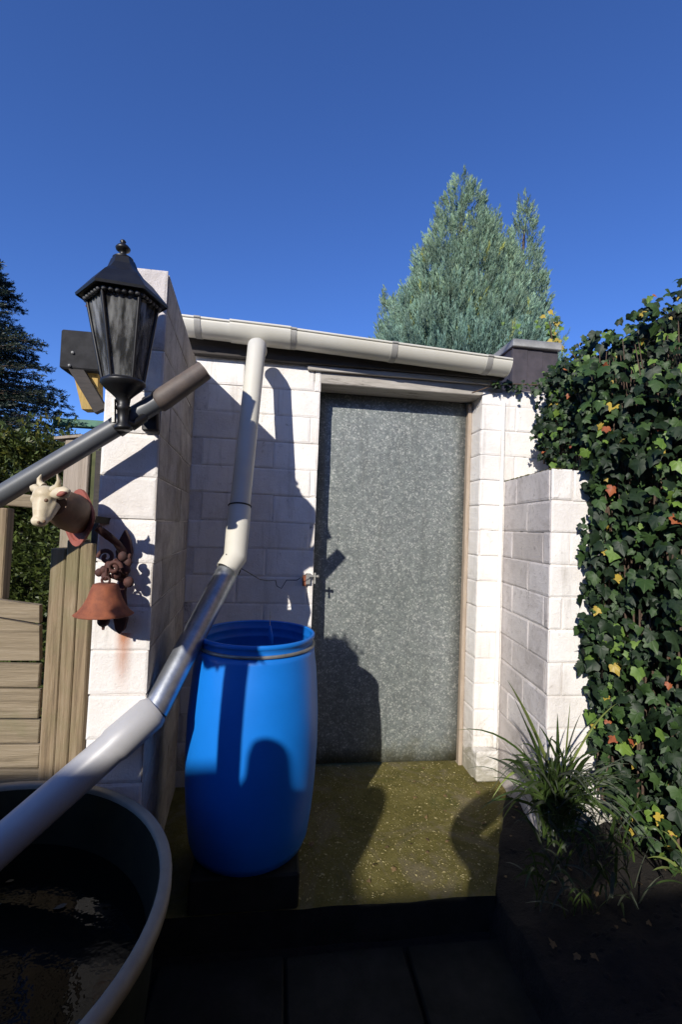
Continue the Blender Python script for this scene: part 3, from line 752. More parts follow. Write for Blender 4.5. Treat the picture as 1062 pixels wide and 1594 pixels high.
# arm with scrolls
hp = PD(96, 800, 1.42)
armp = [Vector((bx,1.645,zy(862))), Vector((bx-.01,1.60,zy(845))), Vector((bx-.04,1.56,zy(828))), Vector((bellc.x,1.555,zy(835,1.555))), Vector((bellc.x-.03,1.54,zy(822,1.54)))]
MB().tube(armp, [.014,.012,.012,.013,.012], 10).build('arm', MT['rustdark'], orn)
mb = MB()
def spiral(c, r0, turns, yy, sgn=1, n=22): return [Vector((c.x + sgn*r0*(1-i/n*.8)*math.cos(turns*6.28*i/n), yy, c.z + r0*(1-i/n*.8)*math.sin(turns*6.28*i/n))) for i in range(n+1)]
for sp_, rr_ in ((spiral(Vector((bx-.012,0,zy(888))), .030, 1.3, 1.635), .0075), (spiral(Vector((bx-.040,0,zy(868))), .026, 1.2, 1.60, -1), .007), (spiral(Vector((bellc.x+.02,0,zy(884,1.56))), .022, 1.3, 1.565), .007)):
    MB().tube(sp_, rr_, 8).build('scroll', MT['rustdark'], orn)
mb.tube([Vector((bx,1.64,zy(905))), Vector((bx-.035,1.60,zy(895))), Vector((bellc.x+.025,1.565,zy(870)))], .007, 8)
mb.build('brace', MT['rustdark'], orn)
# small wings of cast leaves either side of the bell hanger
mb = MB()
for dx, dz, s in ((-.035,.02,.013),(-.018,.03,.013),(.02,.015,.015),(.0,.045,.014),(.045,.03,.016),(.05,.055,.014),(.035,.075,.015),(.055,-.01,.017),(-.01,.01,.014)):
    mb.ball((bellc.x+dx, 1.575+abs(dx)*.5, bellc.z+.065+dz), s, 9, 6, (1,.7,1.1))
mb.build('cast_leaves', MT['rustdark'], orn)
# red plaque: tall oval turned towards the left front
pc = PD(124, 806, 1.49); nrm = Vector((-.62,-.785,0)); s_ = Vector((.785,-.62,0))
mb = MB(); N = 28; ringo = []
for i in range(N):
    t = 2*math.pi*i/N; rx, rz = .080, .088; lob = 1+.06*math.cos(4*t)
    ringo.append(pc + s_*(rx*lob*math.cos(t)) + Vector((0,0,rz*lob*math.sin(t))))
fo = [q+nrm*.008 for q in ringo]; ri = [pc+(q-pc)*.82+nrm*.008 for q in ringo]; ri2 = [pc+(q-pc)*.80+nrm*.002 for q in ringo]
mb.add(ringo+fo, [tuple(range(N))]+[(i,(i+1)%N,N+(i+1)%N,N+i) for i in range(N)])
mb.add(fo+ri, [(i,(i+1)%N,N+(i+1)%N,N+i) for i in range(N)]); mb.add(ri+ri2, [(i,(i+1)%N,N+(i+1)%N,N+i) for i in range(N)]); mb.add(ri2, [tuple(range(N))])
mb.build('plaque', MT['redplaque'], orn)
mb = MB(); mb.beam(pc+Vector((.0,.02,.0)), pc+Vector((.07,.12,-.01)), .03, .022); mb.beam(pc+s_*-.055+Vector((0,0,.012)), pc+s_*.062+Vector((0,0,.012)), .014,.016); mb.build('mount', MT['iron'], orn)
# neck and head (one shape: muzzle to the lower left)
neck0 = pc+nrm*.004; headc = PD(84, 784, 1.335)
MB().tube([neck0, neck0.lerp(headc,.35)+Vector((0,0,.004)), neck0.lerp(headc,.75)+Vector((0,0,.003)), headc], [.054,.060,.052,.036], 22).build('neck', MT['brownneck'], orn)
hp_ = [PD(80,766,1.325), PD(71,772,1.31), PD(66,788,1.30), PD(64,803,1.29), PD(63,812,1.285)]
mb = MB(); mb.tube(hp_, [.022,.030,.025,.020,.018], 18)
mb.ball(hp_[1]+Vector((-.002,0,.004)), .031, 16, 10, (1,1,.85)); mb.ball(hp_[4]+Vector((-.002,0,.002)), .0215, 14, 9, (1.05,1,.78)); mb.ball(PD(56,777,1.30), .015, 10, 7)
mb.ball(PD(76,792,1.31), .022, 12, 8); mb.tube([PD(80,784,1.32), PD(70,808,1.295)], [.026,.016], 12)
ob = mb.build('head', MT['cream'], orn)
rm = ob.modifiers.new('rm','REMESH'); rm.mode = 'VOXEL'; rm.voxel_size = .0032; rm.use_smooth_shade = True
smo = ob.modifiers.new('s','SMOOTH'); smo.iterations = 5; smo.factor = .6
for pts_, rr_ in (([(82,770,1.30),(92,768,1.285),(102,766,1.275),(109,764,1.275)], [.009,.018,.017,.004]), ([(62,764,1.34),(54,760,1.35),(48,758,1.36)], [.008,.013,.004])):
    MB().tube([PD(*q) for q in pts_], rr_, 12).build('ear', MT['cream'], orn)
for pts_ in ([(82,762,1.295),(90,757,1.285),(92,748,1.28),(89,738,1.275)], [(68,757,1.34),(62,752,1.345),(61,745,1.345),(64,739,1.34)]):
    MB().tube([PD(*q) for q in pts_], [.010,.009,.006,.0015], 12).build('horn', MT['cream'], orn)
for q in ((72,779,1.272),(54,783,1.29)): MB().ball(PD(*q), .0055, 10, 6).build('eye', MT['brownneck'], orn)
for q in ((69,812,1.267),(60,813,1.266)): MB().ball(PD(*q), .0042, 8, 5).build('nostril', MT['brownneck'], orn)
MB().tube([PD(88,771,1.272), PD(96,769,1.262), PD(104,767,1.262)], [.003,.009,.003], 10).build('inner_ear', MT['redplaque'], orn)

bell = empty('bell', 'rusty iron bell hanging under the cow head bracket', 'bell', (bellc.x,bellc.y,bellc.z))
zt_, zb_ = PY(163, 908, 1.555).z, PY(163, 962, 1.49).z
hh = zt_-zb_
MB().lathe([(.001,hh),(.030,hh),(.036,hh*.97),(.041,hh*.85),(.050,hh*.55),(.063,hh*.28),(.078,hh*.08),(.088,.0),(.085,-.002),(.074,.06*hh),(.058,.28*hh),(.044,.55*hh),(.034,.9*hh),(.001,.92*hh)], (bellc.x, bellc.y, zb_), 40).build('shell', MT['rust'], bell)
mb = MB(); mb.tube(ring(Vector((bellc.x,bellc.y,zt_+.010)), Vector((0,1,0)), .012, 0, 16), .004, 6); mb.tube([(bellc.x,bellc.y,zt_+.018),(bellc.x,bellc.y,zt_+.05)], .004, 6); mb.build('hanger', MT['rustdark'], bell)
mb = MB(); mb.tube([(bellc.x,bellc.y,zb_+.06),(bellc.x,bellc.y,zb_-.015)], .004, 6); mb.ball((bellc.x,bellc.y,zb_-.022), .019, 14, 9); mb.tube([(bellc.x,bellc.y,zb_-.038),(bellc.x,bellc.y,zb_-.05)], [.006,.004], 8); mb.build('clapper', MT['rustdark'], bell)

# ------------------------------------------------------------------ timber gate and posts on the left
def bar(name, pxl, pxr, pyt, pyb, y, depth, m, parent, tilt=0, bev=.004):
    """upright or level timber, its front face measured on the plane Y = y"""
    tl = PY(pxl, pyt, y); br = PY(pxr, pyb, y); tr_ = PY(pxr, pyt, y); bl_ = PY(pxl, pyb, y)
    xl, xr = (tl.x+bl_.x)/2, (tr_.x+br.x)/2; zt2, zb2 = (tl.z+tr_.z)/2, (bl_.z+br.z)/2
    mb = MB(); mb.box(((xl+xr)/2, y+depth/2, (zt2+zb2)/2), ((xr-xl)/2, depth/2, (zt2-zb2)/2), Matrix.Rotation(tilt, 3, 'Y'))
    return mb.build(name, m, parent, bev)
fp = empty('gate_post', 'thick weathered wooden gate post of joined timbers below the cow head', 'post', PY(100,1195,1.78))
bar('timber', 62, 86, 853, 1450, 1.775, .09, MT['timber'], fp)
bar('timber', 87, 107, 840, 1450, 1.767, .10, MT['timber'], fp)
bar('timber', 108, 128, 845, 1450, 1.769, .10, MT['timber'], fp)
bar('shaded_side', 128, 139, 700, 1450, 1.80, .06, MT['darkwood'], fp)  # dark strip standing in for the shaded right face of the post
bp2 = empty('rear_post', 'pale upright post rising behind the cow head ornament', 'post', PY(115,760,1.86))
bar('timber', 92, 131, 684, 1000, 1.90, .08, MT['paletimber'], bp2)
bar('edge', 131, 150, 694, 900, 1.915, .05, basic('mossy_edge_timber', (.10,.11,.045), (.05,.06,.025), 20, .9), bp2)
MB().beam(PY(90,684,1.92), PY(133,680,1.92), .06, .010).build('post_cap', MT['paletimber'], bp2)
gate = empty('plank_gate', 'weathered level plank gate with curved top board at the left edge', 'gate', PY(20,1195,1.80))
ys = [(1032,1069),(1072,1118),(1121,1157),(1160,1196),(1199,1240),(1243,1290)]
for t_, b2 in ys: bar('plank', -170, 61, t_, b2, 1.80+random.uniform(-.004,.004), .022, MT['plank'], gate, R(1.2), .003)
p_a, p_b = PY(-170, 925, 1.80), PY(61, 962, 1.80)
def slanted(pts_t, pts_b, y, m, parent, name):
    T1 = [PY(*p, y) for p in pts_t]; B1 = [PY(*p, y) for p in pts_b]; n = len(T1)
    vs = T1+B1+[q+Vector((0,.024,0)) for q in T1]+[q+Vector((0,.024,0)) for q in B1]; fs = []
    for i in range(n-1):
        fs += [(i,i+1,n+i+1,n+i),(2*n+i,2*n+i+1,3*n+i+1,3*n+i),(i,i+1,2*n+i+1,2*n+i),(n+i,n+i+1,3*n+i+1,3*n+i)]
    fs += [(0,n,3*n,2*n),(n-1,2*n-1,4*n-1,3*n-1)]
    mb = MB(); mb.add(vs, fs); return mb.build(name, m, parent)
slanted([(-170,905),(-60,921),(0,934),(61,942)], [(-170,938),(-60,951),(0,960),(61,970)], 1.785, MT['plank'], gate, 'top_board')
slanted([(-170,942),(-60,955),(0,963),(61,974)], [(-170,1028),(-60,1028),(0,1028),(61,1028)], 1.80, MT['plank'], gate, 'plank')
gp = empty('gate_stile', 'narrow dark timber upright at the left picture edge', 'post', PY(0,930,1.82))
bar('timber', -30, 7, 790, 935, 1.83, .05, MT['timber'], gp)
bar('rail', -60, 55, 766, 786, 1.86, .04, MT['plank'], gp, R(3))

# ------------------------------------------------------------------ black eave with yellow rafter left of the wall
ev = empty('lean_to_eave', 'black felted eave corner with yellow rafter left of the lantern', 'roof', PY(125,545,1.95))
a1, a2 = PY(95, 512, 1.98), PY(160, 578, 1.98)
MB().box(((a1.x+a2.x+.06)/2, 2.10, (a1.z+a2.z)/2), ((a2.x+.06-a1.x)/2, .12, (a1.z-a2.z)/2)).build('felt_edge', MT['felt'], ev, .006)
MB().beam(PY(112,562,2.0), PY(158,640,2.0), .05, .03, (0,1,0)).build('brace', MT['darkwood'], ev)
r1_, r2_ = PY(131, 566, 2.02), PY(140, 638, 2.02)
mb = MB(); vs = [PY(112,572,2.02), PY(152,572,2.02), PY(152,637,2.02), PY(127,637,2.02)]; vs2 = [v+Vector((0,.06,0)) for v in vs]
mb.add(vs+vs2, [(0,1,2,3),(4,5,6,7),(0,1,5,4),(1,2,6,5),(2,3,7,6),(3,0,4,7)]); mb.build('rafter', MT['yellowwood'], ev)
for px, py in ((113,549),(108,569)): MB().ball(PY(px,py,1.975), .006, 8, 5).build('screw', MT['cap'], ev)
gr = PY(125, 662, 6)
o = MB().box((PY(128,662,7).x, 7.0, PY(125,660,7).z), (.36,.08,.05)).build('green_roof', MT['greenroof'])
tag(o, 'strip of green sheet roof beyond the fence left of the lantern', 'roof')

# ------------------------------------------------------------------ foliage
def tint_mesh(name, V, Fc, tint, m, smooth=False):
    me = bpy.data.meshes.new(name); nv, nf = len(V), len(Fc)
    k = Fc.shape[1]
    me.vertices.add(nv); me.vertices.foreach_set('co', V.astype(np.float32).ravel())
    me.loops.add(nf*k); me.loops.foreach_set('vertex_index', Fc.astype(np.int32).ravel())
    me.polygons.add(nf); me.polygons.foreach_set('loop_start', (np.arange(nf)*k).astype(np.int32))
    me.update(calc_edges=True)
    ca = me.color_attributes.new('tint', 'FLOAT_COLOR', 'POINT')
    ca.data.foreach_set('color', np.c_[tint, np.ones(nv)].astype(np.float32).ravel())
    me.materials.append(m); return me
def blades(base, dirs, length, width, tint, droop=0):
    """rhombic little leaves: base (n,3), dirs (n,3) unit"""
    n = len(base); rnd = np.random.normal(size=(n,3)); s = np.cross(dirs, rnd); s /= np.linalg.norm(s, axis=1)[:,None]+1e-9
    L = length[:,None]; Wd = width[:,None]
    v = np.stack([base, base+dirs*L*.5+s*Wd, base+dirs*L, base+dirs*L*.5-s*Wd], 1).reshape(-1,3)
    f = (np.arange(n)*4)[:,None]+np.array([0,1,2,3])
    return v, f, np.repeat(tint, 4, 0)

# --- blue-green conifer behind the shed roof
def conifer():
    D = 7.2
    lobes = []   # (apex px, apex py, base px centre, base py, half width px at base, depth offset)
    spec = [(719,285,712,600,112,0), (762,338,765,600,82,-.25), (818,318,800,600,56,.1), (745,352,740,600,95,-.45), (607,462,625,600,42,-.1), (657,430,672,600,70,-.35), (690,350,695,600,92,-.3),
            (790,400,785,600,66,-.5), (836,430,822,600,34,-.2), (640,490,650,600,66,-.5), (700,440,700,600,110,-.65), (775,440,760,600,84,-.75)]
    Vs=[];Fs=[];Ts=[]; off=0
    root = empty('conifer', 'tall blue-green bushy conifer with several tips rising behind the shed roof', 'conifer', (PD(720,700,D).x, PD(720,700,D).y, -.16))
    tr = MB(); b0 = PD(715,900,D)
    tr.tube([(b0.x,b0.y,-.2),(b0.x,b0.y,3),PD(716,400,D),PD(719,300,D)], [.16,.12,.05,.01], 10)
    for s in spec[1:5]: tr.tube([(b0.x,b0.y,2.2), PD((s[0]+s[2])/2, 480, D+s[5]), PD(s[0],s[1]+20,D+s[5])], [.08,.05,.01], 8)
    tr.build('trunk', MT['trunk'], root)
    for ax, ay, bx_, by_, hw, dd_ in spec:
        ap = np.array(PD(ax, ay, D+dd_)); bs = np.array(PD(bx_, by_, D+dd_)); rad = hw/F*D
        H = np.linalg.norm(ap-bs); n = int(60 + rad*H*470)
        t = np.random.rand(n)**.62                 # 0 apex
        prof = (t**.80)*(1-.05*np.sin(t*20+ax))
        ang = np.random.rand(n)*2*math.pi
        lump = 1+.13*np.sin(ang*3+t*9+ax)+.08*np.sin(ang*7-t*15)
        r = rad*prof*lump*np.clip(1-np.abs(np.random.normal(0,.16,n)),.35,1.0) + .015
        gap = np.array([noise.noise((a_*1.6+ax, t_*7, ay*.01)) for a_, t_ in zip(ang, t)]); keep = gap > -.22; t, ang, r, n = t[keep], ang[keep], r[keep], int(keep.sum())
        c = ap+(bs-ap)*t[:,None]
        P = c + np.stack([np.cos(ang)*r, np.sin(ang)*r, np.random.normal(0,.03,n)], 1)
        out = np.stack([np.cos(ang)*.42, np.sin(ang)*.42, np.full(n,1.0)],1)+np.random.normal(0,.13,(n,3)); out /= np.linalg.norm(out,axis=1)[:,None]
        sprl = np.random.uniform(.17,.34,n)*(.65+.5*t)
        # each spray: needles spread along a spray axis
        K = 52
        u = np.random.rand(n,K)
        base = P[:,None,:]+out[:,None,:]*(sprl[:,None]*u)[:,:,None] + np.random.normal(0,1,(n,K,3))*(.026*(1.1-u))[:,:,None]
        d = out[:,None,:]+np.random.normal(0,.22,(n,K,3)); d /= np.linalg.norm(d,axis=2)[:,:,None]
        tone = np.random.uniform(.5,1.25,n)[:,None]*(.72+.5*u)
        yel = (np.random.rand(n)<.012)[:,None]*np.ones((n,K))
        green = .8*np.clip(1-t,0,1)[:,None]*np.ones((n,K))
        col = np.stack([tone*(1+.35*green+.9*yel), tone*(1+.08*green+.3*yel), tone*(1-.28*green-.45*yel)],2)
        L = np.random.uniform(.035,.075,n*K); Wd = L*.085
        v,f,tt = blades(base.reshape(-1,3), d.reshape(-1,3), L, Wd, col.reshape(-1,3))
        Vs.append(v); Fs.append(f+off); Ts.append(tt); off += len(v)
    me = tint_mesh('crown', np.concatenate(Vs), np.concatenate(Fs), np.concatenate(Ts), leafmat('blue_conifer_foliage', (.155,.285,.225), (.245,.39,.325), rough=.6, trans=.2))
    o = link('crown', me); o.parent = root; o.matrix_parent_inverse = Matrix.Translation(-Vector(root.location)); print('conifer verts', off)
conifer()

# --- dark spruce at the left
def spruce():
    D = 6.0; apex = np.array(PD(-62, 322, D)); base = np.array(PD(-62, 800, D))
    root = empty('spruce', 'dark spruce with spreading boughs at the left picture edge', 'spruce', (base[0], base[1], -.16))
    tr = MB(); tr.tube([(base[0],base[1],-.2), tuple(base), tuple(apex)], [.14,.11,.01], 10)
    Bs=[];Ds=[];Ls=[];Cs=[]
    nb = 620; 
    for i in range(nb):
        t = random.random()**.75; c = apex+(base-apex)*t; a = random.random()*6.28
        L = (.10+1.95*t)*random.uniform(.75,1.0)
        d = np.array([math.cos(a), math.sin(a), .05+.25*(1-t)]); 
        pts = []
        for q in range(9):
            u = q/8; pts.append(c+d*L*u+np.array([0,0,-.22*L*u*u+.16*L*max(0,u-.6)]))
        tr.tube([tuple(p) for p in pts[::2]], [.014,.011,.008,.006,.003], 4, cap=False)
        side = np.cross(d,[0,0,1]); side/=np.linalg.norm(side)
        for q in range(2,9):
            for sg in (-1,1,0):
                tw = pts[q]; tl = (.10+.10*random.random())*(1.15-q/8*.5)
                td = (side*sg*.8 + d*.75/np.linalg.norm(d)+np.array([0,0,random.uniform(-.25,.15)])); td/=np.linalg.norm(td)
                K = 26
                u = np.random.rand(K); b = tw+td*(tl*u)[:,None]; rr_ = np.random.normal(size=(K,3)); dd2 = td*.9+rr_*.55; dd2/=np.linalg.norm(dd2,axis=1)[:,None]
                Bs.append(b); Ds.append(dd2); Ls.append(np.random.uniform(.03,.055,K)); tone=random.uniform(.6,1.3); Cs.append(np.tile([[tone*random.uniform(.9,1.2),tone,tone*random.uniform(.8,1.1)]],(K,1)))
    tr.build('trunk', MT['trunk'], root)
    B=np.concatenate(Bs);Dn=np.concatenate(Ds);L=np.concatenate(Ls);Cc=np.concatenate(Cs)
    v,f,tt = blades(B,Dn,L,L*.11,Cc)
    me = tint_mesh('crown', v, f, tt, leafmat('dark_spruce_needles', (.016,.030,.018), (.035,.058,.036), rough=.55))
    o = link('crown', me); o.parent = root; o.matrix_parent_inverse = Matrix.Translation(-Vector(root.location)); print('spruce verts', len(v))
spruce()

# --- hedge behind the gate
def hedge():
    x0, x1 = -3.6, -1.28; yf = 3.0
    root = empty('hedge', 'clipped yellow-green hedge seen behind the gate and slanting pole', 'hedge', (-2.2, 3.3, -.16))
    n = 9000; ztop = PY(40, 705, 3.1).z
    P = np.stack([np.random.uniform(x0,x1,n), yf+np.abs(np.random.normal(0,.10,n)), np.random.uniform(.2,ztop,n)],1)
    n2 = 3000; P2 = np.stack([np.random.uniform(x0,x1,n2), np.random.uniform(yf,yf+.6,n2), ztop+np.random.normal(0,.05,n2)],1)
    P = np.concatenate([P,P2]); n = len(P)
    bumpn = np.array([noise.noise((p[0]*3,p[2]*3,1.3)) for p in P]); P[:,1] -= bumpn*.16; P[:,2] += np.where(P[:,2]>ztop-.1, bumpn*.08, 0)
    K=7; d0 = np.stack([np.random.normal(0,.5,n), -np.abs(np.random.normal(.5,.4,n)), np.random.normal(.5,.4,n)],1); d0/=np.linalg.norm(d0,axis=1)[:,None]
    u=np.random.rand(n,K); B=P[:,None]+d0[:,None]*(u*.09)[:,:,None]; D=d0[:,None]+np.random.normal(0,.55,(n,K,3)); D/=np.linalg.norm(D,axis=2)[:,:,None]
    tone=np.random.uniform(.5,1.3,n)[:,None]*np.ones((n,K))*(.8+.3*u); yel=(np.random.rand(n)<.25)[:,None]*np.ones((n,K))*np.clip((P[:,2]-1.3)*1.5,.1,1)[:,None]
    col=np.stack([tone*(1+.9*yel),tone*(1+.35*yel),tone*(1-.2*yel)],2)
    L=np.random.uniform(.022,.05,n*K)
    v,f,tt=blades(B.reshape(-1,3),D.reshape(-1,3),L,L*.20,col.reshape(-1,3))
    me=tint_mesh('foliage',v,f,tt,leafmat('hedge_leaves',(.045,.07,.015),(.11,.145,.03),rough=.5,trans=.2))
    o=link('foliage',me); o.parent=root; o.matrix_parent_inverse=Matrix.Translation(-Vector(root.location))
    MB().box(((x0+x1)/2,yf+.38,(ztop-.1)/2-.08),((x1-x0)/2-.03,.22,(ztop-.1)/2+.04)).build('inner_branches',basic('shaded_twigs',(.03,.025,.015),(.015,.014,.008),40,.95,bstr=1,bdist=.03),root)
hedge()

# --- ivy
def ivy_leaf_mesh(m, seed, size=1.0):
    rs = random.Random(seed); cv1 = rs.uniform(-.65,-.1); cv2 = rs.uniform(-.05,.38)
    half = [(0,-.02),(.14,-.17),(.36,-.20),(.50,-.06),(.44,.12),(.54,.32),(.52,.42),(.33,.50),(.19,.72),(.06,.96)]
    half = [(x*rs.uniform(.84,1.12), y*rs.uniform(.90,1.08)) for x, y in half]
    out = half + [(0,1.05)] + [(-x*rs.uniform(.9,1.1), y) for x, y in half[:0:-1]]
    v = [(0,.18,0.0)] + [(x, y, cv1*abs(x)**1.3 - cv2*(y-.2)**2 + rs.uniform(-.05,.05)) for x, y in out]
    n = len(out); f = [(0, i+1, (i+1)%n+1) for i in range(n)]
    me = bpy.data.meshes.new('leaf'); me.from_pydata([(a*size,b*size,c*size) for a,b,c in v], [], f); me.materials.append(m); me.update()
    for p in me.polygons: p.use_smooth = True
    return me
IM = [ivy_mat('ivy_dark_green', (.006,.016,.007), (.018,.036,.014), (.04,.065,.03)),
      ivy_mat('ivy_mid_green', (.022,.050,.014), (.042,.082,.022), (.09,.13,.05)),
      ivy_mat('ivy_fresh_green', (.06,.12,.02), (.14,.22,.04), (.25,.34,.12), .4),
      ivy_mat('ivy_yellow', (.26,.19,.03), (.42,.31,.05), (.42,.36,.12), .45),
      ivy_mat('ivy_rust_red', (.20,.05,.025), (.34,.11,.04), (.35,.15,.06), .5)]
LV = [[ivy_leaf_mesh(m, i*7+k) for k in range(7)] for i, m in enumerate(IM)]
def pick():
    r = random.random()
    return 0 if r < .60 else 1 if r < .90 else 2 if r < .968 else 3 if r < .990 else 4
ivy = empty('ivy', 'dense ivy mass with yellow and red leaves climbing over the low wall', 'ivy', (1.6, 1.9, -.1))
# front surface of the mass, from over the low wall towards us on the right: rows of (px, py_top, py_bottom, Y)
cols = [(838,612,715,2.42),(852,578,722,2.36),(870,562,722,2.30),(890,548,728,2.22),(908,534,735,2.12),(912,530,1120,1.98),(925,524,1165,1.92),(945,512,1230,1.86),(970,492,1270,1.80),(1000,478,1310,1.74),(1030,458,1335,1.68),(1062,436,1350,1.62),(1100,415,1380,1.56),(1150,400,1420,1.50),(1200,390,1430,1.46)]
def surf(u):
    u = u*(len(cols)-1); i = min(int(u), len(cols)-2); t = u-i
    a, b = cols[i], cols[i+1]
    return [a[k]+(b[k]-a[k])*t for k in range(4)]
pts = []
rs = random.Random(11)
tries = 0
while len(pts) < 4300 and tries < 60000:
    tries += 1
    u = rs.random()**.8; px, pt, pb, Yc = surf(u); v = rs.random()
    # uneven edges
    pt2 = pt + 14*noise.noise((px*.03, 1, 2)) + rs.uniform(-14, 10); py = pt2+(pb-pt2)*v
    layer = rs.random()**1.4
    yy = Yc + .18*layer - .06 + .08*noise.noise((px*.012, py*.012, 4)) + (.05 if py < 560 else 0)
    xj = 14*noise.noise((px*.02, py*.02, 9)) + rs.uniform(-7, 7)
    if px+xj < 905 + 14*noise.noise((3, py*.02, 1)) and py > 728: continue
    p = PY(px+xj, py, yy)
    pts.append((p, layer, px, py))
pts.sort(key=lambda q: q[1])
stuff = MB(); nleaf = 0
stuffs = {0: MB(), 1: MB(), 2: MB()}
for p, layer, px, py in pts:
    k = pick()
    s = rs.choice((rs.uniform(.018,.034),rs.uniform(.026,.050),rs.uniform(.030,.060)))*(1.15 if px > 905 else .72)*(1.0 if py > 560 else .78)
    if k in (3,4): s *= .72
    # leaf normal: mostly outwards towards the light, tip hanging down
    nrm_ = Vector((-.45+rs.gauss(0,.45), -.85+rs.gauss(0,.42), .30+rs.gauss(0,.5))).normalized()
    tip = Vector((rs.gauss(0,.45), rs.gauss(0,.25), -1)); tip = (tip-nrm_*tip.dot(nrm_)).normalized()
    xx = tip.cross(nrm_)
    rot = Matrix((xx, tip, nrm_)).transposed()
    if nleaf < 300 and 840 < px < 1075 and layer < .35 and rs.random() < .62:
        o = bpy.data.objects.new('leaf', rs.choice(LV[k])); C.objects.link(o)
        o.matrix_world = Matrix.Translation(p-Vector(ivy.location)) @ rot.to_4x4() @ Matrix.Scale(s*1.05, 4); o.parent = ivy; nleaf += 1
    else:
        kk = 0 if k == 0 else 1 if k in (1,) else k
        me = rs.choice(LV[k]); mb = stuffs.setdefault(kk, MB())
        mb.add([p + rot @ (Vector(v.co)*s) for v in me.vertices], [tuple(f.vertices) for f in me.polygons], True)
def ivy_bulk_mat(k):
    cs = [((.006,.016,.007),(.018,.036,.014)),((.022,.050,.014),(.045,.085,.024)),((.06,.12,.02),(.13,.21,.04)),((.26,.19,.03),(.42,.31,.05)),((.20,.05,.025),(.34,.11,.04))][k]
    return basic('ivy_bulk_%s' % ['dark','mid','fresh','yellow','red'][k], cs[1], cs[0], 26, .52, bstr=.2, spec=.3)
for k, mb in stuffs.items():
    if mb.v:
        o = mb.build('leaf_mass', ivy_bulk_mat(k), ivy); o['kind'] = 'stuff'
# woody stems and dark interior
mb = MB()
for i in range(70):
    u = rs.random()*.85+.12; px, pt, pb, Yc = surf(u)
    p = [PY(px+rs.uniform(-20,20), pb-(pb-pt)*t*rs.uniform(.9,1), Yc+.04+.06*rs.random()) for t in (0,.25,.5,.75,.95)]
    mb.tube(p, [.006,.005,.004,.003,.002], 5, cap=False)
mb.build('stems', MT['stem'], ivy)
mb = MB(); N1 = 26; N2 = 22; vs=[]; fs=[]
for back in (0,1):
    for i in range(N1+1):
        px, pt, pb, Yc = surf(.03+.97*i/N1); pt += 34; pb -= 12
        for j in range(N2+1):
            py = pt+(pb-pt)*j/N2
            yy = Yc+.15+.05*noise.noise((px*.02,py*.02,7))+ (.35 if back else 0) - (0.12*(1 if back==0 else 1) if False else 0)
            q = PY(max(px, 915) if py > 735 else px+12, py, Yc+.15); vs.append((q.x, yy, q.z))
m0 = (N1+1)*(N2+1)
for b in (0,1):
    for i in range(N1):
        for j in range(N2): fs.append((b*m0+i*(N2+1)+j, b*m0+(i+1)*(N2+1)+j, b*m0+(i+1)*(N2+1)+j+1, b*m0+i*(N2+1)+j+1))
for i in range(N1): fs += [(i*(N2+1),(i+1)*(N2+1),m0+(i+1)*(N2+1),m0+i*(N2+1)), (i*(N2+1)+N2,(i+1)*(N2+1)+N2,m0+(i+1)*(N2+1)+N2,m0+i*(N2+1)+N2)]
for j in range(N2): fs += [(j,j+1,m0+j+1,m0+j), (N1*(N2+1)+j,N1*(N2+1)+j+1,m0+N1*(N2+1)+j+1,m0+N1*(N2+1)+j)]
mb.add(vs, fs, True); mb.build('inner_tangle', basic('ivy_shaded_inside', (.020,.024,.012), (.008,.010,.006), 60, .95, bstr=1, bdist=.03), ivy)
# ivy creeping under the gutter end and on the parapet
cr = empty('ivy_sprig', 'small ivy runners hanging below the gutter end beside the parapet box', 'ivy', PY(800,600,2.55))
def creep(root, regions):
    for (px, py, y, n, sx, sy, s, tips) in regions:
        for i in range(n):
            k = rs.choice(tips); p = PY(px+rs.gauss(0,sx), py+rs.gauss(0,sy), y+rs.uniform(-.03,.03))
            nn = Vector((-.4+rs.gauss(0,.4), -.8, .3+rs.gauss(0,.4))).normalized(); tip = Vector((rs.gauss(0,.6), 0, -1)); tip = (tip-nn*tip.dot(nn)).normalized()
            rot = Matrix((tip.cross(nn), tip, nn)).transposed()
            o = bpy.data.objects.new('leaf', rs.choice(LV[k])); C.objects.link(o)
            o.matrix_world = Matrix.Translation(p-Vector(root.location)) @ rot.to_4x4() @ Matrix.Scale(s*rs.uniform(.7,1.3), 4); o.parent = root
creep(cr, [(780,598,2.53,14,10,5,.026,(0,1)), (815,602,2.53,22,16,5,.028,(0,0,1)), (840,612,2.5,10,8,8,.028,(0,1)), (797,610,2.55,6,4,8,.022,(0,))])
MB().tube([PY(735,612,2.55),PY(760,603,2.54),PY(800,598,2.54),PY(850,600,2.52)], .004, 5).build('stem', MT['stem'], cr)
cy = empty('ivy_tuft', 'yellow-green ivy tuft behind the parapet cap against the sky', 'ivy', PY(858,520,3.1))
creep(cy, [(858,512,3.2,26,8,12,.034,(2,2,3,1)), (866,530,3.1,10,8,5,.03,(2,3)), (805,505,3.9,7,22,4,.035,(2,2,1))])
MB().tube([PY(858,560,3.12),PY(860,530,3.12),PY(856,500,3.15)], .004, 5).build('stem', MT['stem'], cy)

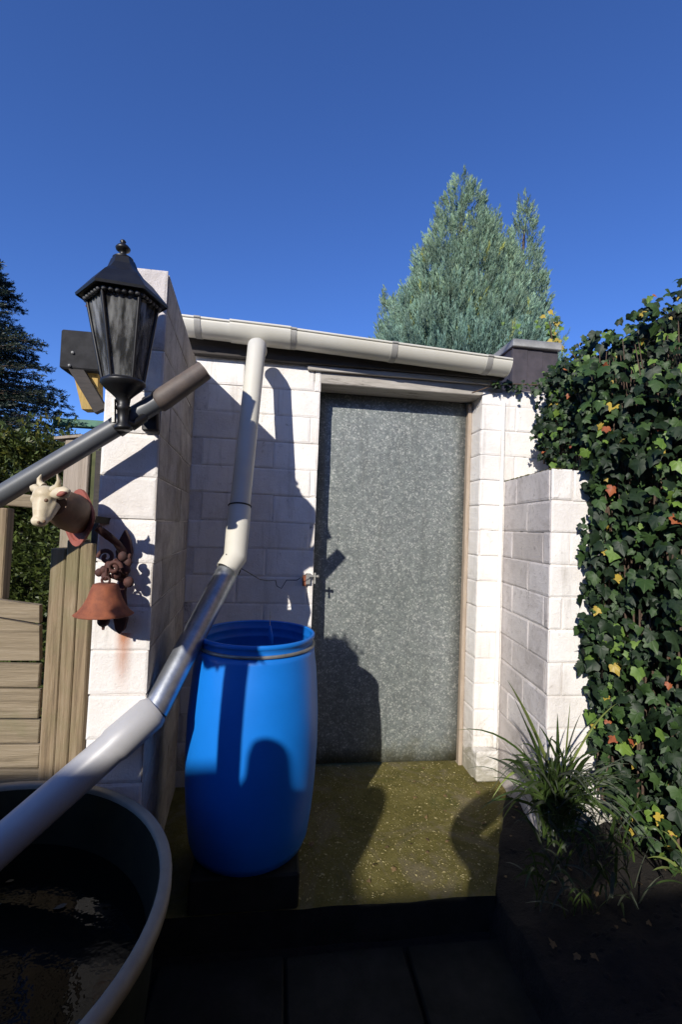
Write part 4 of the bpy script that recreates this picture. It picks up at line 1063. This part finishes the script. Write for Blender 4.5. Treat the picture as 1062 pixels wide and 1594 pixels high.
# --- strap-leaved clumps
def strap(name_pts, w, m, parent, n=9):
    P0, P1, P2 = name_pts; vs=[]; fs=[]
    pd = (P2-P0); side = pd.cross(Vector((.3,-1,.2))).normalized()
    if rs.random()<.3: side = pd.cross(Vector((0,0,1))).normalized()
    for i in range(n+1):
        t=i/n; p = P0*(1-t)**2+P1*2*t*(1-t)+P2*t*t; ww = w*(.55+.9*t-1.42*t**2.2) if t < 1 else 0
        fold = pd.cross(side).normalized()*ww*.35
        vs += [p-side*max(ww,.0004), p+fold, p+side*max(ww,.0004)]
    for i in range(n): fs += [(3*i,3*i+1,3*i+4,3*i+3),(3*i+1,3*i+2,3*i+5,3*i+4)]
    mb = MB(); mb.add(vs, fs, True); return mb.build('blade', m, parent)
GM = [leafmat('strap_leaf_green', (.045,.085,.022), (.085,.13,.035), rough=.4, trans=.25, attr=False), leafmat('strap_leaf_pale', (.20,.26,.07), (.30,.36,.11), rough=.4, trans=.3, attr=False), leafmat('strap_leaf_grey', (.07,.085,.06), (.12,.14,.10), rough=.45, trans=.15, attr=False)]
clump = empty('strap_leaf_plant', 'large arching strap-leaved clump before the low white wall', 'plant', PD(865,1290,1.75))
def arch(bp, tipp, d0, d1, k, w, lift=60):
    a = PD(bp[0], bp[1], d0); c = PD(tipp[0], tipp[1], d1); m_ = (a+c)/2 + Vector((0,0,lift/F*(d0+d1)/2))
    strap((a, m_, c), w*1.45, GM[k], clump)
base = (868, 1235)
for tip, k, w, lf in [((790,1058),1,.0085,25),((800,1085),2,.007,10),((712,1136),0,.004,70),((757,1262),1,.006,110),((780,1280),1,.007,60),((808,1160),0,.004,60),((888,1092),1,.006,10),((868,1110),0,.006,10),((960,1095),1,.006,40),((905,1110),2,.005,30),
                      ((775,1205),0,.006,80),((795,1235),2,.006,60),((820,1175),2,.006,40),((840,1130),0,.006,20),((925,1150),0,.006,50),((830,1240),0,.006,40),((765,1230),2,.004,90),((815,1120),0,.006,25)]:
    arch((base[0]+rs.uniform(-14,14), base[1]+rs.uniform(-14,14)), tip, 1.78+rs.uniform(-.05,.05), 1.68+rs.uniform(-.1,.12), k, w, lf)
for i in range(150):
    a_ = rs.uniform(-2.75, .15); L = rs.uniform(60, 165); tip = (base[0]+L*math.cos(a_)*.9+rs.uniform(-10,10), base[1]+L*math.sin(a_)*.75+rs.uniform(10,90))
    arch((base[0]+rs.uniform(-28,28), base[1]+rs.uniform(0,80)), tip, 1.75+rs.uniform(-.1,.1), 1.62+rs.uniform(-.25,.2), rs.choice((0,0,0,2)), rs.uniform(.003,.0065), rs.uniform(30,90))
for i in range(110):
    b2 = (rs.uniform(830,1000), rs.uniform(1290,1440)); arch(b2, (b2[0]+rs.uniform(-70,60), b2[1]+rs.uniform(-75,25)), 1.66+rs.uniform(-.1,.05), 1.55+rs.uniform(-.1,.1), rs.choice((0,0,2)), rs.uniform(.003,.006), rs.uniform(15,60))
clump2 = empty('strap_leaf_plant', 'small pale strap-leaved tuft at the right picture edge under the ivy', 'plant', PD(1060,1400,1.4)); c1 = clump
clump = clump2
for tip, k, w in [((1008,1335),1,.004),((1015,1355),1,.008),((1030,1292),1,.004),((1045,1365),0,.005),((1000,1390),0,.004),((1085,1300),1,.006),((1100,1330),1,.006),((1040,1320),0,.004)]:
    arch((1095+rs.uniform(-8,8), 1400+rs.uniform(-8,8)), tip, 1.42, 1.36+rs.uniform(-.06,.06), k, w, 45)
# soil bank under the plants with stones
mb = MB(); vs=[]; fs=[]; nx, ny = 44, 44
for j in range(ny+1):
    for i in range(nx+1):
        y = .95+1.62*j/ny; x = edge_x(y)-.03+1.6*i/nx; s = min(1, i/9)
        vs.append((x, y, (-.155 if y < EDGE else -.03) if i == 0 else -.008+.055*s + .10*min(1,i/30) + .03*noise.noise((x*6,y*6,0))+.012*noise.noise((x*22,y*22,0))))
for j in range(ny):
    for i in range(nx): fs.append((j*(nx+1)+i, j*(nx+1)+i+1, (j+1)*(nx+1)+i+1, (j+1)*(nx+1)+i))
mb.add(vs, fs, True); tag(mb.build('soil_bed', MT['soil']), kind='structure')
mb = MB()
for i in range(900):
    y = random.uniform(.95,2.5); x = edge_x(y)+random.uniform(.04,1.3); z = -.01+.055*min(1,(x-edge_x(y))/.3)+.10*min(1,(x-edge_x(y))/1.09)+.03*noise.noise((x*6,y*6,0)); q = random.uniform(.004,.016)
    mb.ball((x,y,z), q, 6, 4, (1,random.uniform(.6,1),.7))
tag(mb.build('soil_clods', MT['soil']), 'loose dark clods of earth on the plant bed', 'soil', kind='stuff')
mb = MB()
for i in range(90):
    y = random.uniform(1.1,2.4); x = edge_x(y)+random.uniform(.04,.9); z = .0+.055*min(1,(x-edge_x(y))/.3)+.10*min(1,(x-edge_x(y))/1.09)+.03*noise.noise((x*6,y*6,0))
    if i > 60: y = random.uniform(1.8,2.7); x = random.uniform(-.1,edge_x(y)-.05); z = .006
    me = LV[random.choice((3,4,4))][random.randrange(7)]; rt_ = Matrix.Rotation(random.random()*6.28,3,'Z') @ Matrix.Rotation(random.uniform(-.5,.5),3,'X'); q = random.uniform(.010,.026)
    mb.add([Vector((x,y,z+.003)) + rt_ @ (Vector(v.co)*q) for v in me.vertices], [tuple(f.vertices) for f in me.polygons], True)
tag(mb.build('fallen_leaves', basic('fallen_leaf', (.20,.13,.05), (.10,.06,.03), 30, .8)), 'small withered leaves fallen on the landing and the bed', 'leaves', kind='stuff')

# ------------------------------------------------------------------ what stands behind the camera and throws the long shade
hs = empty('house', 'rendered house behind the viewpoint with stepped eave', 'house', (-2, -6, -.16))
PYs = math.tan(SUN_EL)/math.cos(SUN_AZ); PX = math.tan(SUN_AZ)
YH = -4.0
def zt_at(t): return t + (2-YH)*PYs
def x_at(s): return s - (2-YH)*PX
def hbox(x0, x1, z1, name='wall', y1=YH, m='brickhouse'):
    MB().box(((x0+x1)/2, y1-2.5, z1/2-.1), ((x1-x0)/2, 2.5, z1/2+.1)).build(name, MT[m], hs)
hbox(x_at(.08), x_at(.08)+9, zt_at(-.20)-.06)
hbox(x_at(.08)-6, x_at(.08)-.004, zt_at(.31)-.06)
MB().box((x_at(.08)+4.5, YH-2.45, zt_at(-.20)-.03), (4.5,2.6,.03)).build('roof', MT['felt'], hs)
MB().box((x_at(.08)-3.05, YH-2.45, zt_at(.31)-.03), (3.05,2.6,.03)).build('roof', MT['felt'], hs)

def person(label, pts, edges, rad, root=0, hair=None):
    me = bpy.data.meshes.new('person'); me.from_pydata(pts, edges, []); o = link('person', me, MT['cloth'])
    sk = o.modifiers.new('skin','SKIN')
    for i, r in enumerate(rad): me.skin_vertices[0].data[i].radius = (r, r*.8) if not hasattr(r,'__len__') else r
    me.skin_vertices[0].data[root].use_root = True
    o.modifiers.new('sub','SUBSURF').levels = 2; o.modifiers['sub'].render_levels = 2
    tag(o, label, 'person'); return o
def stand(X, Y, ztop, arms, label, SH=1.40, fat=1.0):
    g = -.13; H = ztop-g; s = H/1.75
    z = lambda h: g+h*s
    v = [(X,Y,z(.95)),(X,Y,z(1.15)),(X,Y,z(1.38)),(X,Y,z(1.50)),(X,Y,z(1.60)),(X,Y,z(1.70)),
         (X-.17*s,Y,z(SH)),(X+.17*s,Y,z(SH)),
         (X-.10*s,Y,z(.88)),(X-.11*s,Y+.01,z(.50)),(X-.11*s,Y,z(.09)),(X-.11*s,Y+.14,z(.04)),
         (X+.10*s,Y,z(.88)),(X+.11*s,Y+.01,z(.50)),(X+.11*s,Y,z(.09)),(X+.11*s,Y+.14,z(.04))]
    e = [(0,1),(1,2),(2,3),(3,4),(4,5),(2,6),(2,7),(0,8),(8,9),(9,10),(10,11),(0,12),(12,13),(13,14),(14,15)]
    r = [.15,.14,.16,.07,.07,.062,.08,.08,.095,.065,.045,.04,.095,.065,.045,.04]
    for i_ in (0,1,2,8,12): r[i_] *= fat
    for sh, (el, wr, hd) in zip((6,7), arms):
        n = len(v); v += [el, wr, hd]; e += [(sh,n),(n,n+1),(n+1,n+2)]; r += [.05*fat**1.6,.045*fat**1.6,.04]
    return person(label, v, e, r)
hx, hy = .160-(2+.45)*PX, -.45; hz = .545+(2+.45)*PYs
stand(hx, hy, hz, [((hx-.24,hy,hz-.60),(hx-.23,hy+.03,hz-.85),(hx-.22,hy+.05,hz-.93)), ((hx+.21,hy,hz-.58),(hx+.20,hy+.03,hz-.83),(hx+.19,hy+.05,hz-.91))], 'dark-clothed person standing behind the viewpoint to the left', 1.50)
stand(-.09, -.24, 1.56, [((-.36,-.15,1.25),(-.12,-.07,1.34),(-.07,-.07,1.36)), ((.36,-.15,1.16),(.14,-.07,1.34),(.08,-.07,1.36))], 'dark-clothed person holding up a camera at the viewpoint', 1.40, 1.35)
# unseen boards added over the viewpoint to block sky light; its slope follows the low sun
cn = empty('sky_blocker', 'sloping boards added unseen above the viewpoint to block sky light', 'sky_blocker', (-.4, -4, 4))
def cz(y): return 3.02 + (2-y)*PYs
for i in range(24):
    x0 = -3.4+i*.26; ya, yb = .05, -4.6
    mb = MB(); mb.add([(x0,ya,cz(ya)),(x0+.255,ya,cz(ya)),(x0+.255,yb,cz(yb)),(x0,yb,cz(yb)),(x0,ya,cz(ya)+.03),(x0+.255,ya,cz(ya)+.03),(x0+.255,yb,cz(yb)+.03),(x0,yb,cz(yb)+.03)], [(0,1,2,3),(4,5,6,7),(0,1,5,4),(1,2,6,5),(2,3,7,6),(3,0,4,7)])
    mb.build('board', MT['timber'], cn)
# house side added beyond the ivy to block sky and bounce warm light
nb = empty('added_house_side', 'dark rendered house side beyond the ivy, added unseen to block sky light', 'house', (5.4, -1, -.16))
MB().box((5.4, -1.2, 2.4), (2.0, 3.6, 2.55)).build('wall', MT['brickhouse'], nb)
MB().box((5.4, -1.2, 5.02), (2.2, 3.8, .06)).build('roof', MT['felt'], nb)
YP = .50; px_ = .02-(2-YP)*PX; zo = (2-YP)*PYs  # unseen post and trough, made up to cast a dark band on the drum
pst = empty('shadow_post', 'timber post added unseen left of the viewpoint to shade the drum', 'post', (px_, YP, -.13))
MB().box((px_, YP, (.80+zo-.13)/2), (.036, .03, (.80+zo+.13)/2)).build('timber', MT['timber'], pst, .004)
pl_ = empty('shadow_trough', 'square trough with straggling plants, added unseen on its post to shade the drum', 'shadow_trough', (px_-.11, YP, .80+zo))
MB().box((px_-.088, YP, .80+zo+.16), (.118, .10, .16)).build('trough', MT['tubout'], pl_, .006)
mb = MB()
for i in range(160):
    p = Vector((px_-.065+rs.uniform(-.12,.12), YP+rs.uniform(-.11,.11), .80+zo+.32+abs(rs.gauss(0,.012)))); sz = rs.uniform(.012,.03)
    if i % 3 == 0: p.z = .80+zo+rs.uniform(-.03,.02)
    dv = Vector((rs.gauss(0,1),rs.gauss(0,1),rs.gauss(0,1))).normalized(); e2 = dv.cross(Vector((0,.3,1))).normalized()
    mb.add([p-dv*sz, p+e2*sz*.5, p+dv*sz, p-e2*sz*.5], [(0,1,2,3)])
mb.build('leaves', ivy_bulk_mat(1), pl_)['kind'] = 'stuff'
print('objects', len(bpy.data.objects))
